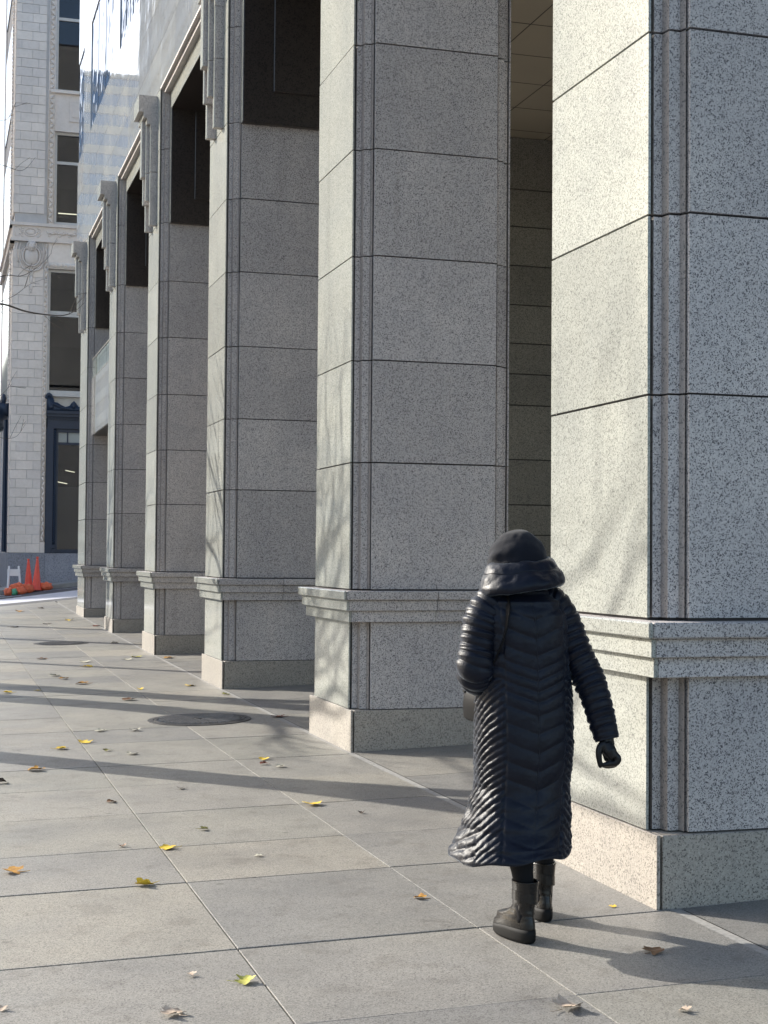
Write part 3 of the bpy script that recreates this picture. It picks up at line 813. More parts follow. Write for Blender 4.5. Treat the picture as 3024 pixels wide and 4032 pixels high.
def tree(x, y, label, seed, branch=None, r=.15, fork=3.4, limb=.5, out=.55):
    global GROW_AT
    z = G(x,y)-.02; rg = random.Random(seed); GROW_AT = Vector((x,y,z))
    root = empty('street_tree', (x,y,z)); tag(root, label, 'tree', 'bare street trees along the kerb')
    t = MB(); pts = catmull([(0,0,-.1),(.02,-.02,1.2),(-.03,.02,2.4),(0,0,fork)],4)
    t.tube(pts, [r*1.25 if i==0 else r*(1.05-.02*i) for i in range(len(pts))], 10)
    t.build('trunk', M['bark'], root, True)
    b = MB(); top = Vector(pts[-1])
    for k in range(4):
        a = 2*math.pi*k/4+rg.uniform(-.4,.4)
        d = Vector((math.cos(a)*out,math.sin(a)*out,1)).normalized()
        grow(b, top-Vector((0,0,rg.uniform(0,.5))), d, r*limb, 1.7, 5, rg)
    grow(b, top, Vector((0,0,1)), r*(limb+.05), 1.8, 5, rg)
    if branch: branch(b, root)
    b.build('crown', M['bark'], root, True)
def reaching(b, root):
    o = Vector(root.location)
    def W(p): return Vector(p)-o
    rg = random.Random(3)
    def limb(pts, r0, r1, twigs=6):
        P = catmull([W(p) for p in pts], 6); n = len(P)
        b.tube(P, [r0+(r1-r0)*i/(n-1) for i in range(n)], 5, False)
        for k in range(twigs):
            i = rg.randint(2, n-2); d = (P[min(i+1,n-1)]-P[i-1]).normalized()
            up = Vector((rg.uniform(-.3,.3), rg.uniform(-.6,.6), rg.choice((1,1,1,-.7))))
            nd = (d*.6+up*.8).normalized(); L = rg.uniform(.18,.5); q = P[i]
            m = q+nd*L*.5+Vector((0,0,.02)); e = q+nd*L+Vector((rg.uniform(-.03,.06),0,rg.uniform(0,.08)))
            b.tube([q,m,e],[.0048,.004,.003],4,False)
            if rg.random() < .6:
                e2 = m+(nd+Vector((.5,.2,.1)))*L*.4; b.tube([m,e2],[.0035,.003],4,False)
    Yb = 33.0
    limb([(-4.2,34.7,3.3),(-3.4,33.8,5.9),(-2.6,33.2,6.8),(-2.02,Yb,6.92),(-1.48,Yb,6.79),(-1.02,Yb,6.74),(-.66,Yb,6.75),(-.40,Yb,6.88),(-.23,Yb,7.05)], .036, .0035, 13)
    limb([(-3.4,33.8,5.9),(-2.7,33.3,7.1),(-2.02,Yb,7.51),(-1.6,Yb,7.55),(-1.35,Yb,7.68),(-1.1,Yb,7.9),(-.95,Yb,8.08)], .015, .003, 3)
    limb([(-2.3,33.1,6.85),(-1.75,Yb,7.1),(-1.4,Yb,7.38),(-1.03,Yb,7.54)], .008, .003, 3)
    limb([(-3.4,33.8,5.9),(-2.9,33.3,8.6),(-2.3,Yb,9.8),(-2.06,Yb,9.93),(-1.6,Yb,9.84),(-1.32,Yb,10.15)], .015, .003, 3)
    limb([(-2.9,33.3,8.6),(-2.3,Yb,10.6),(-1.9,Yb,10.95),(-1.75,Yb,11.3)], .009, .003, 2)
    limb([(-3.4,33.8,5.9),(-2.6,33.2,5.2),(-2.1,Yb,4.9),(-1.75,Yb,5.2)], .010, .003, 2)
    limb([(-2.8,33.4,5.3),(-2.2,Yb,4.2),(-1.7,Yb,4.05),(-1.45,Yb,4.35)], .007, .003, 2)
tree(-4.2, 34.8, 'bare tree whose thin branches cross in front of the white building', 11, reaching)
tree(-4.2, 19.4, 'bare tree throwing a forked shadow across the manhole cover', 5, r=.30, fork=1.9, limb=.62, out=.20)
tree(-4.35, 21.1, 'added unseen bare tree that widens the forked shadow of its neighbour', 47, r=.30, fork=2.2, limb=.6, out=.2)  # added trunk out of view, casts a second band to widen the shadow
tree(-4.2, 14.25, 'bare tree throwing a soft shadow over the slabs before the second pier', 8, r=.24, fork=2.4, limb=.55, out=.24)
tree(-4.2, 30.6, 'bare tree throwing thin shadows over the far end of the pavement', 21)
tree(-4.2, 25.0, 'bare tree between the forked-shadow tree and the far trees', 31, r=.10)

# ------------------------------------------------------------------ manhole covers
def manhole(x, y, r, label, seed):
    root = empty('manhole_cover', (x,y,G(x,y))); tag(root, label, 'manhole cover', 'manhole covers in the pavement')
    sx = (G(x+.4,y)-G(x-.4,y))/.8; sy = (G(x,y+.4)-G(x,y-.4))/.8
    root.rotation_euler = (math.atan(sy), -math.atan(sx), 0)
    def ringmesh(r0,r1,z0,z1,n=56):
        v = []; f = []
        for k in range(n):
            a = 2*math.pi*k/n; c,s = math.cos(a),math.sin(a)
            v += [(r1*c,r1*s,z0),(r1*c,r1*s,z1),(r0*c,r0*s,z1),(r0*c,r0*s,z0)]
        for k in range(n):
            a,b = 4*k,4*((k+1)%n)
            f += [(a,b,b+1,a+1),(a+1,b+1,b+2,a+2),(a+2,b+2,b+3,a+3)]
        return v,f
    obj('frame', MB().add(*ringmesh(r*.90,r,-.02,.007)).mesh('frame', M['iron']), root)
    d = MB(); n = 56; v = [(r*.89*math.cos(2*math.pi*k/n),r*.89*math.sin(2*math.pi*k/n),.003) for k in range(n)]
    d.add(v,[tuple(range(n))]); d.add(*ringmesh(r*.83,r*.875,.0,.009))
    disc = d.build('disc', M['iron'], root)
    t = MB(); k = 0; p = .054
    for j in range(-12,13):
        for i in range(-12,13):
            u = i*p+(p/2 if j%2 else 0); w = j*p*.62
            q = math.hypot(u,w)
            if q > r*.80 or q < r*.14: continue
            a = .020; b2 = .012
            t.add([(u-a,w,.002),(u,w-b2,.002),(u+a,w,.002),(u,w+b2,.002),(u-a*.75,w,.017),(u,w-b2*.75,.017),(u+a*.75,w,.017),(u,w+b2*.75,.017)],
                  [(4,5,6,7),(0,1,5,4),(1,2,6,5),(2,3,7,6),(3,0,4,7)])
    t.build('tread', M['worn_iron'], root)
    obj('boss', MB().add(*ringmesh(r*.06,r*.11,.0,.011,24)).mesh('boss', M['iron']), root)
manhole(-.78, 14.50, .50, 'near round cast iron manhole cover just before the third pier', 1)
manhole(-1.16, 26.35, .47, 'small distant manhole cover in the shadow before the fifth pier', 2)

# ------------------------------------------------------------------ fallen leaves
def leaf_mat(name, c, c2):
    n = NT(name)
    col = n.mix(n.ramp(n.noise(45,4,.6),[(.35,0),(.65,1)]), c, c2)
    n.set(col=col, rough=.6, spec=.3, Transmission_Weight=0.0)
    n.b.inputs['Subsurface Weight'].default_value = .0
    return n.m
LM = {'yellow': leaf_mat('yellow_leaf',(.72,.52,.05),(.62,.40,.04)), 'lime': leaf_mat('green_yellow_leaf',(.50,.48,.12),(.40,.36,.07)),
      'olive': leaf_mat('olive_leaf',(.22,.21,.06),(.15,.13,.04)), 'brown': leaf_mat('brown_leaf',(.22,.11,.045),(.12,.06,.03)),
      'dark': leaf_mat('dark_brown_leaf',(.07,.045,.03),(.04,.028,.022)), 'tan': leaf_mat('pale_tan_leaf',(.58,.47,.36),(.42,.32,.24)),
      'orange': leaf_mat('orange_leaf',(.50,.26,.04),(.30,.14,.03)), 'pale': leaf_mat('pale_dry_leaf',(.52,.50,.40),(.40,.37,.28)), 'red': leaf_mat('red_brown_leaf',(.25,.07,.04),(.14,.05,.03))}
def leaf_mesh(seed, mat, curl):
    rg = random.Random(seed); n = 40; out = []
    for k in range(n):
        a = 2*math.pi*k/n
        lob = .74+.26*abs(math.cos(2.5*(a-math.pi/2)))**1.1 + .05*math.sin(13*a+seed)
        if abs(a-1.5*math.pi) < .35: lob *= .55
        out.append((a, lob*(1+rg.uniform(-.06,.06))))
    v = []; f = []
    ph = rg.uniform(0,6.28); c1 = curl*rg.uniform(.7,1.2); tw = rg.uniform(-.5,.5)
    def H(x,y):
        s = math.cos(ph)*x+math.sin(ph)*y; t = -math.sin(ph)*x+math.cos(ph)*y
        return c1*(s*s*.9 + .35*t*abs(t)) + .10*curl*math.sin(5*x+seed)*math.cos(4*y) + tw*x*y*curl
    rings = (.0,.35,.7,1.0)
    v.append((0,0,H(0,0)))
    for q in rings[1:]:
        for a,l in out:
            x,y = q*l*math.cos(a), q*l*math.sin(a); sh = 1/(1+.35*c1*q*q)
            v.append((x*sh,y*sh,H(x,y)))
    for k in range(n): f.append((0,1+k,1+(k+1)%n))
    for r in range(2):
        for k in range(n): f.append((1+r*n+k,1+(r+1)*n+k,1+(r+1)*n+(k+1)%n,1+r*n+(k+1)%n))
    zm = min(p[2] for p in v); v = [(x,y,z-zm) for x,y,z in v]
    base = len(v); st = [(0,-.45,.05),(.05,-.8,.06),(.10,-1.15,.10),(.12,-1.4,.16)]
    tv, tf = tube_vf(st,[.03,.025,.022,.018],4); v += [tuple(p) for p in tv]; f += [tuple(i+base for i in q) for q in tf]
    return mesh('leaf', v, f, mat, True)
LEAVES = [ # x, y, radius, colour, curl, label
(-2.86,8.01,.075,'orange',.8,'large curled brown and yellow leaf at the left edge of the picture'),
(-2.25,7.49,.068,'yellow',1.1,'bright yellow leaf folded upright on a slab joint at lower left'),
(-2.00,8.36,.062,'yellow',.5,'yellow leaf lying across a crossing of two slab joints'),
(-2.24,8.49,.032,'brown',.9,'small brown leaf left of the yellow leaf on the crossing joints'),
(-1.72,8.84,.042,'olive',.6,'olive leaf alone on a slab right of the crossing joints'),
(-.69,9.05,.028,'dark',.8,'tiny dark leaf nearest the coat on its left side'),
(-2.29,5.83,.028,'tan',.9,'small curled pale scrap in front of the green yellow leaf'),
(-2.11,5.68,.055,'lime',.8,'green and yellow curled leaf beside the long joint at the bottom'),
(-2.43,5.37,.06,'tan',.7,'grey brown crumpled leaf with a stem at the bottom edge'),
(-3.01,5.63,.03,'tan',.7,'pale leaf scrap in the lower left corner'),
(-1.57,7.98,.028,'pale',.6,'pale washed-out leaf flat on a slab between yellow leaf and coat'),
(-1.05,6.76,.042,'orange',.8,'orange brown curled leaf left of the boots'),
(-.27,6.31,.024,'yellow',.5,'small yellow leaf by the foot of the nearest pier'),
(-.45,5.55,.058,'brown',.6,'brown leaf lying in the shadow of the woman'),
(-1.08,4.97,.075,'tan',.7,'large pale tan leaf on the slab at the bottom right of centre'),
(-.70,4.81,.032,'tan',.8,'small pale leaf at the bottom right'),
(-2.00,13.18,.085,'yellow',.7,'large yellow leaf on the long joint below the near manhole'),
(-2.23,12.81,.072,'yellow',.6,'yellow leaf left of the large yellow leaf on the long joint'),
(-2.51,11.65,.085,'orange',.5,'orange yellow leaf in the soft tree shadow at left'),
(-2.79,11.1,.07,'dark',.9,'dark leaf cut by the left picture edge below the tree shadow'),
(-1.79,13.93,.068,'pale',.7,'pale curled leaf left of the near manhole, farther left of two'),
(-1.49,13.85,.072,'pale',.7,'pale curled leaf left of the near manhole, closer of two'),
(-1.71,12.28,.062,'pale',.5,'pale leaf in front of the near manhole on the left'),
(-1.88,12.56,.045,'olive',.7,'small olive leaf below the large yellow leaf on the joint'),
(-.76,11.6,.058,'yellow',.7,'yellow leaf on a slab joint left of the second pier'),
(-.82,11.34,.045,'red',.7,'red brown leaf just below the yellow leaf by the second pier'),
(-.73,11.17,.05,'pale',.6,'pale yellow leaf right of the red brown leaf by the second pier'),
(-1.61,10.39,.04,'dark',.8,'dark brown leaf on the slabs below the soft tree shadow'),
(-2.13,10.01,.045,'brown',.7,'brown leaf beside the long joint below the tree shadow'),
(-.90,9.45,.075,'yellow',.6,'yellow leaf on the slabs between second pier and coat'),
(-1.20,16.6,.10,'brown',.6,'brown leaf in the forked tree shadow behind the near manhole'),
(-2.44,17.93,.085,'yellow',.6,'yellow leaf at the left edge above the forked shadow'),
(-2.09,18.08,.05,'yellow',.5,'small yellow leaf right of the one at the left edge, above the shadow'),
(-1.51,18.74,.11,'orange',.6,'brown and yellow leaf in the shade left of the third pier'),
(-1.67,19.54,.08,'orange',.5,'brown leaf on sunlit slabs left of the third pier'),
(-1.75,20.0,.09,'pale',.7,'pale leaf behind the brown leaf on sunlit slabs'),
(-.93,17.77,.06,'yellow',.8,'small yellow leaf on a joint before the third pier'),
(-.30,17.98,.085,'yellow',.6,'yellow leaf beside the base of the third pier'),
(-1.16,22.12,.13,'pale',.6,'large pale leaf on the sunlit slabs level with the fourth pier'),
(-1.20,21.3,.09,'yellow',.5,'yellow leaf in front of the large pale leaf level with the fourth pier'),
(-1.71,23.0,.12,'brown',.5,'brown leaf on a slab joint before the far manhole'),
(-.52,22.31,.09,'pale',.6,'pale leaf of the group beside the fourth pier, farther left'),
(-.33,22.77,.12,'lime',.6,'yellow leaf of the group beside the fourth pier, farther right'),
(.10,22.37,.11,'orange',.5,'orange leaf on the slabs between the third and fourth piers'),
(-.29,25.98,.11,'pale',.5,'pale leaf by the far manhole cover'),
(-.09,16.79,.06,'lime',.6,'small green yellow leaf at the corner of the third pier'),
(-.02,14.42,.09,'red',.8,'red brown leaf between second pier and near manhole'),
(-.43,33.33,.15,'yellow',.6,'far yellow leaf before the last pier'),
(-1.27,37.78,.18,'orange',.6,'far orange leaf near the crossing'),
(-1.70,31.49,.16,'dark',.4,'far dark leaf at the left in the last tree shadow'),
(-.98,32.34,.13,'dark',.4,'far dark leaf right of the other dark leaf in the last shadow'),
(-.66,39.2,.14,'tan',.5,'far tan leaf on the corner pavement near the crossing'),
(-.08,31.0,.12,'red',.5,'far red brown leaf by the fifth pier'),
]
for k,(x,y,r,c,curl,lab) in enumerate(LEAVES):
    o = obj('fallen_leaf', leaf_mesh(100+k, LM[c], curl*.5), None, (x,y,G(x,y)+.004), (min(r*.88,.05+r*.38),)*3, rnd.uniform(0,6.28))
    tag(o, lab, 'leaf', 'fallen leaves on the pavement')

# ------------------------------------------------------------------ roadworks gear by the far kerb
def cone(x, y, h, tilt, label):
    z = G(x,y)-.012
    root = empty('traffic_cone', (x,y,z)); tag(root, label, 'traffic cone', 'tall traffic cones by the far kerb'); root.rotation_euler = (0,tilt,0)
    obj('base', boxmesh('base',-.2,.2,-.2,.2,.0,.045,M['rubber'],.01), root)
    b = MB(); b.tube([(0,0,.04),(0,0,.06),(0,0,h*.97),(0,0,h)],[.165,.155,.04,.036],20)
    b.build('body', M['orange'], root, True)
    b = MB(); b.tube([(0,0,h-.002),(0,0,h+.02),(0,0,h+.035),(0,0,h+.075)],[.03,.035,.045,.04],14); b.build('grip', M['orange'], root, True)
cone(-.10, 49.75, 1.05, .02, 'tall red orange traffic cone by the far kerb, right one of two')
cone(-.33, 49.98, 1.0, -.02, 'tall red orange traffic cone half hidden behind the other cone')
def barricade():
    x,y = -.82,49.75; z = G(x,y)-.012
    root = empty('barricade', (x,y,z)); tag(root, 'small white folding barricade standing behind orange sandbags', 'barricade')
    for s in (-1,1):
        for q in (-1,1):
            b = MB(); b.tube([(s*.21+.02,q*.24,0),(s*.15,q*.03,.90)],[.035,.03],4); b.build('leg', M['barricade'], root)
    for q in (-1,1): obj('rail', MB().box(-.20,.20,q*.075-.012,q*.075+.012,.58,.80).mesh('rail', M['barricade']), root)
barricade()
def sandbag(x, y, sx, sy, sz, mat, label, seed, name='sandbag'):
    z = G(x,y)-.012; rg = random.Random(seed)
    b = MB(); b.ball((0,0,sz*.8),(sx,sy,sz),18,12,.5)
    v = [(px,py,max(pz,0)) for px,py,pz in b.v]
    b.v = v
    for k in range(3):
        a = rg.uniform(0,6.28); b.ball((sx*.75*math.cos(a),sy*.6*math.sin(a),sz*.9),(sx*.35,sy*.3,sz*.4),9,6,.5)
    o = b.build(name, mat, None, True, (x,y,z)); tag(o, label, 'sandbag', 'sandbags by the far kerb'); return o
sandbag(-.98,49.1,.16,.18,.13,M['orange_bag'],'orange sandbag at the left end of the heap',1)
sandbag(-.70,49.35,.25,.2,.20,M['orange_bag'],'largest orange sandbag, draped over the foot of the barricade',2)
sandbag(-.62,49.0,.17,.14,.13,M['orange_bag'],'orange sandbag in front below the barricade',3)
sandbag(-.82,48.95,.10,.10,.11,M['green_bag'],'small green bag among the orange sandbags',4,'green_bag')
sandbag(-.38,49.4,.19,.17,.15,M['orange_bag'],'orange sandbag lying between barricade and cones',5)
sandbag(.20,49.85,.22,.18,.14,M['orange_bag'],'orange sandbag to the right of the cones',6)

# ------------------------------------------------------------------ the walking woman
def make_person():
    ox, oy = -.85, 5.98; oz = G(ox,oy)
    root = empty('person', (ox,oy,oz))
    tag(root, 'woman in a long dark quilted coat and black hat, walking away with a bag', 'person')
    PHI = rad(21.6); rp = Vector((math.cos(PHI),-math.sin(PHI),0)); vp = Vector((math.sin(PHI),math.cos(PHI),0))
    def remesh(o, vox, sm=3):
        m = o.modifiers.new('remesh','REMESH'); m.mode = 'VOXEL'; m.voxel_size = vox; m.use_smooth_shade = True
        if sm:
            s = o.modifiers.new('smooth','SMOOTH'); s.iterations = sm; s.factor = .5
    # body, one continuous surface
    b = MB()
    b.ball((-.02,.02,1.585),(.076,.095,.112),16,12); b.ball((-.02,.06,1.53),(.055,.06,.06),12,8)
    b.tube([(-.02,.0,1.40),(-.02,.01,1.55)],[.058,.055],12)
    b.ball((-.02,.125,1.575),(.014,.022,.026),8,6)                                   # nose
    for s in (-1,1):
        b.ball((-.02+s*.078,.015,1.58),(.012,.022,.032),8,6)                            # ears
        b.ball((-.02+s*.032,.100,1.605),(.016,.014,.012),8,6)                           # eyes
    b.ball((-.02,.108,1.525),(.026,.012,.009),8,5)                                     # mouth
    b.tube(catmull([(-.0,0,.86),(-.0,0,1.02),(-.0,0,1.20),(-.01,0,1.36),(-.02,0,1.43)],4),[.135,.15,.14,.13,.125,.12,.12,.125,.13,.135,.14,.14,.135,.12,.10,.08,.06],16)
    LS, LE, LWr = (-.165,0,1.385),(-.235,-.02,1.125),(-.05,.20,1.10)
    RS, RE, RW = (.165,-.01,1.385),(.265,-.085,1.115),(.318,-.165,.845)
    for S,E_,W_ in ((LS,LE,LWr),(RS,RE,RW)):
        b.tube([S,E_],[.05,.042],12); b.tube([E_,W_],[.042,.028],12); b.ball(S,.055,12,8); b.ball(E_,.043,12,8); b.ball(W_,.03,10,7)
    LH, LK, LM_, LA = (-.07,0,.86),(-.05,-.02,.48),(-.030,-.086,.27),(-.026,-.098,.08)
    RH, RK, RM_, RA = (.08,0,.86),(.135,.10,.50),(.186,.203,.27),(.191,.215,.08)
    for H_,K_,Q_,A_ in ((LH,LK,LM_,LA),(RH,RK,RM_,RA)):
        b.tube([H_,K_],[.08,.05],12); b.tube([K_,Q_],[.048,.036],12); b.tube([Q_,A_],[.036,.032],12); b.ball(Q_,.036,10,7); b.ball(H_,.085,12,8); b.ball(K_,.05,12,8); b.ball(A_,.034,10,7)
        b.ball((A_[0]+(-.012 if A_[0]<0 else .004),A_[1]+.06,.070),(.022,.07,.018),12,8)
    # left hand, fingers half closed in front of the body
    b.ball((-.015,.235,1.095),(.035,.04,.022),12,8)
    for q,(l,dz) in enumerate(((.06,.028),(.07,.010),(.066,-.008),(.052,-.026))):
        b.tube([(.0,.255,1.095+dz),(.035,.28,1.09+dz),(.03+l*.4,.262,1.085+dz)],[.009,.0085,.007],8)
    b.tube([(-.03,.25,1.115),(-.015,.285,1.125),(.015,.29,1.12)],[.011,.009,.008],8)
    b.ball((RW[0],RW[1],.835),(.02,.02,.03),10,7)
    body = b.build('body', M['skin'], root); remesh(body, .007, 2)
    # hair tuft
    h = MB(); 
    for q in range(7): h.tube(catmull([(-.09-.004*q,.02+.012*q,1.60),(-.118,.03+.01*q,1.575),(-.112,.045+.01*q,1.545)],4),[.005]*9,5)
    h.build('hair', M['hair'], root, True)
    # leggings
    b = MB()
    for H_,K_,Q_,A_ in ((LH,LK,LM_,LA),(RH,RK,RM_,RA)):
        pts = catmull([H_,((H_[0]+K_[0])/2,(H_[1]+K_[1])/2,(H_[2]+K_[2])/2),K_,Q_,A_],6)
        n = len(pts); tab = [(0,.095),(.25,.082),(.5,.060),(.62,.056),(.75,.0445),(1,.038)]
        b.tube(pts,[lerp_tab(tab,i/(n-1))[0] for i in range(n)],20)
    b.build('leggings', M['legging'], root, True)

    # ---- coat: lofted body with quilted baffles
    tab = [ # z, cx, cy, a(half width), b(half depth)
      (.335,-.066,-.034,.252,.242),(.40,-.050,-.026,.238,.224),(.48,-.030,-.014,.222,.200),(.56,-.014,-.006,.208,.182),(.64,-.002,.000,.196,.168),(.80,.004,.0,.207,.172),
      (.95,.004,.0,.205,.166),(1.08,.005,.0,.198,.155),(1.16,.004,.0,.198,.150),(1.28,.000,.0,.200,.148),(1.36,-.005,.0,.198,.140),(1.42,-.012,.0,.178,.122),(1.46,-.018,.005,.135,.10),(1.50,-.02,.01,.085,.08)]
    zs = []; z = .335
    while z < 1.50: zs.append(z); z += .0052
    NT_ = 264
    def pillow(ph, sharp=.55): return abs(math.sin(math.pi*ph))**sharp
    def back_phase(hh):                       # baffle count measured from the hem; tighter round the waist
        per = lerp_tab([(0,.095),(.55,.095),(.74,.085),(.80,.052),(.95,.052),(1.02,.085),(1.3,.10)], 0)[0]
        return hh
    # cumulative phase tables
    def cum(dens, z0, z1, n=400):
        t = []; p = 0; dz = (z1-z0)/n
        for i in range(n+1):
            t.append(p); p += dz/dens(z0+dz*i)
        return lambda x: t[min(max(int((x-z0)/dz),0),n)] + (max(min((x-z0)/dz,n),0)-int(max(min((x-z0)/dz,n),0)))*dz/dens(max(min(x,z1),z0))
    backP = cum(lambda q: lerp_tab([(-.5,.076),(.95,.076),(1.0,.044),(1.13,.044),(1.18,.075),(2,.085)],q)[0], -.5, 2.0)
    v = []; f = []; rows = []
    for zi,z in enumerate(zs):
        cx,cy,a,bb = lerp_tab(tab, z); row = []
        for k in range(NT_):
            th = 2*math.pi*k/NT_                                   # 0 = centre back, + towards her right
            e = 2.25; s, c = math.sin(th), -math.cos(th)
            den = (abs(s)**e+abs(c)**e)**(-1/e)
            x, y = a*s*den, bb*c*den
            tt = th if th <= math.pi else th-2*math.pi
            sarc = abs(tt)*(a+bb)/2
            s1 = .125
            wob = .006*noise.noise(Vector((x*6,y*6,z*5)))
            if z > 1.43: amp = 0.0
            elif sarc < s1:
                ph = backP(z-.42*sarc+wob*1.4); amp = .0080*(1+.5*noise.noise(Vector((x*11,z*9,2))))
                amp *= min(1, (s1-sarc)/.012+.25); amp *= min(1, sarc/.006+.55)
            elif z < 1.10 :
                hh = z + .78*(sarc-s1) + .012*noise.noise(Vector((x*9,y*9,z*3.0)))
                ph = hh/.0325; amp = .0098*(1+.45*noise.noise(Vector((x*14,y*14,z*22))))*min(1,(sarc-s1)/.010+.2)
                if z < .47 and sarc > .24: ph = (z+.35*(sarc-s1))/.042
            else:
                ph = backP(z-.1*sarc+wob); amp = .007
            d = amp*pillow(ph+.001, .40 if sarc < s1 else .6)
            ease = min(1, max(0,(z-.335)/.03)); d *= ease
            wk = 1.0 if sarc > s1 else .35
            wr = wk*(.0035*noise.noise(Vector((x*22+3,y*22,z*26))) + .003*noise.noise(Vector((x*50,y*50,z*60))))
            fold = .010*math.sin(3*th+z*4+.6)*max(0,(.75-z)/.42)
            dirv = Vector((x,y,0)).normalized()
            if amp > .0001: d += wr*ease
            d += fold
            hem = 0
            if z < .42: hem = (.016*math.sin(2*th+.9)+.020+.006*math.sin(7*th))*(1-(z-.335)/.085)
            p = Vector((cx+x,cy+y,z+hem))+dirv*d
            row.append(len(v)); v.append(p)
        rows.append(row)
    for r0,r1 in zip(rows,rows[1:]):
        for k in range(NT_): f.append((r0[k],r0[(k+1)%NT_],r1[(k+1)%NT_],r1[k]))
    f.append(tuple(rows[-1]))
    # lining
    lin = []
    for z,sc in ((.337,.965),(.5,.93),(.72,.9)):
        row = []
        cx,cy,a,bb = lerp_tab(tab, z)
        for k in range(NT_):
            th = 2*math.pi*k/NT_; e = 2.25; s,c = math.sin(th),-math.cos(th); den = (abs(s)**e+abs(c)**e)**(-1/e)
            hem = (.016*math.sin(2*th+.9)+.020+.006*math.sin(7*th)) if z < .34 else 0
            row.append(len(v)); v.append(Vector((cx+a*s*den*sc,cy+bb*c*den*sc,z+hem)))
        lin.append(row)
    prev = rows[0]
    for row in lin:
        for k in range(NT_): f.append((prev[(k+1)%NT_],prev[k],row[k],row[(k+1)%NT_]))
        prev = row
    f.append(tuple(reversed(prev)))
    coat = obj('coat', mesh('coat', v, f, M['coat'], True), root)
    # seams
    sm = MB()
    pts = []
    for z in [.34+.02*q for q in range(54)]:
        cx,cy,a,bb = lerp_tab(tab,z); pts.append((cx+.0,cy-bb-.003,z))
    sm.tube(pts,[.0022]*len(pts),4); sm.build('centre_seam', M['coat'], coat)
    # front panel swinging past the right side
    fp = MB(); n1 = 8
    for q in range(1):
        vv = []; ff = []
        for j,(zz,dx) in enumerate(((.66,.0),(.58,.02),(.50,.045),(.41,.07))):
            for i in range(n1+1):
                t = i/n1; x = .10+.125*t+dx*t; y = .10+.10*math.sin(t*1.5)+dx*.6
                for w in (0,.016): vv.append((x-w*.4,y-w,zz+.004*math.sin(8*t)))
        w_ = 2*(n1+1)
        for j in range(3):
            for i in range(n1):
                a0 = j*w_+2*i
                ff += [(a0,a0+2,a0+w_+2,a0+w_),(a0+1,a0+w_+1,a0+w_+3,a0+3)]
            ff.append((j*w_+2*n1,j*w_+2*n1+1,(j+1)*w_+2*n1+1,(j+1)*w_+2*n1))
        for i in range(n1): ff.append((3*w_+2*i,3*w_+2*i+2,3*w_+2*i+3,3*w_+2*i+1))
        fp.add(vv,ff)
    fp.build('coat_front_panel', M['coat'], coat, True)
    # sleeves
    def sleeve(ctrl, radii, per, seed, cuff=True):
        pts = catmull(ctrl, 44); n = len(pts); L = [0]
        for p,q in zip(pts,pts[1:]): L.append(L[-1]+(q-p).length)
        tabr = [(i/(len(radii)-1),r) for i,r in enumerate(radii)]
        rs = [lerp_tab(tabr,i/(n-1))[0] for i in range(n)]
        def disp(i,k,p,d):
            ph = L[i]/per + .30*math.sin(2*math.pi*k/48+.6) + .25*noise.noise(p*14)
            w = 1 if L[i] < L[-1]-.05 else .25
            return w*(.0088*abs(math.sin(math.pi*ph))**.55-.003)*(1+.5*noise.noise(p*18)) + .004*noise.noise(p*45+Vector((seed,0,0))) + .0035*noise.noise(p*90)
        vv,ff = tube_vf(pts, rs, 48, True, disp)
        obj('sleeve', mesh('sleeve', vv, ff, M['coat'], True), coat)
    sleeve([(-.10,.0,1.435),(-.150,-.005,1.405),(-.188,-.012,1.33),(-.212,-.022,1.22),(-.222,-.020,1.135),(-.170,.055,1.088),(-.085,.155,1.092),(-.05,.20,1.10)],[.055,.078,.082,.078,.080,.072,.060,.050],.035,1)
    sleeve([(.08,.0,1.435),(.135,-.008,1.405),(.178,-.020,1.33),(.218,-.048,1.22),(.257,-.080,1.12),(.285,-.115,1.02),(.308,-.148,.90),(.318,-.163,.842)],[.055,.072,.072,.068,.066,.062,.055,.052],.035,2)
    # folded hood round the neck
    prof = [(1.572,.106),(1.592,.111),(1.599,.121),(1.593,.133),(1.577,.145),(1.559,.1545),(1.553,.1545),(1.548,.158),(1.530,.1685),(1.510,.1775),(1.492,.182),(1.476,.177),(1.466,.160),(1.467,.12)]
    P2 = catmull([(q[1],0,q[0]) for q in prof],4); NH = 96; v = []; f = []
    for i,p in enumerate(P2):
        r, z = p.x, p.z; lo = max(0,min(1,(1.61-z)/.15))
        for k in range(NH):
            th = 2*math.pi*k/NH; s,c = math.sin(th),-math.cos(th)
            x = r*1.02*s; y = r*.92*c
            q = Vector((x,y,z)); w = .009*noise.noise(q*8)+.005*noise.noise(q*17+Vector((3,0,0)))+.0025*noise.noise(q*40)
            tilt = .13*x - .03*y*lo
            front = max(0,-c)                                     # opens lower at the front
            v.append((-.02+x*(1+w*5), -.012-.025*lo+y*(1+w*5), z+tilt+w-.05*front*0))
    m = len(P2)
    for i in range(m-1):
        for k in range(NH): f.append((i*NH+k,(i+1)*NH+k,(i+1)*NH+(k+1)%NH,i*NH+(k+1)%NH))
    obj('hood', mesh('hood', v, f, M['coat'], True), coat)
    # hat
    v = []; f = []; NR, NH = 40, 80
    for j in range(NR+1):
        t = (j/NR)*2.05
        for k in range(NH):
            a = 2*math.pi*k/NH
            d = Vector((math.sin(t)*math.cos(a),math.sin(t)*math.sin(a),math.cos(t)))
            w = .05*noise.noise(d*2.1+Vector((4,1,2))) + .025*noise.noise(d*5)
            left = max(0,-d.x); w += left*.05*math.sin(14*d.z+5*d.y)*max(0,.8-abs(d.z))
            ex = 1 if t < 1.57 else 1-.10*(t-1.57)
            v.append((-.022+.126*d.x*(1+w)*ex, .012+.132*d.y*(1+w)*ex, 1.590+.140*d.z*(1+w*.4)))
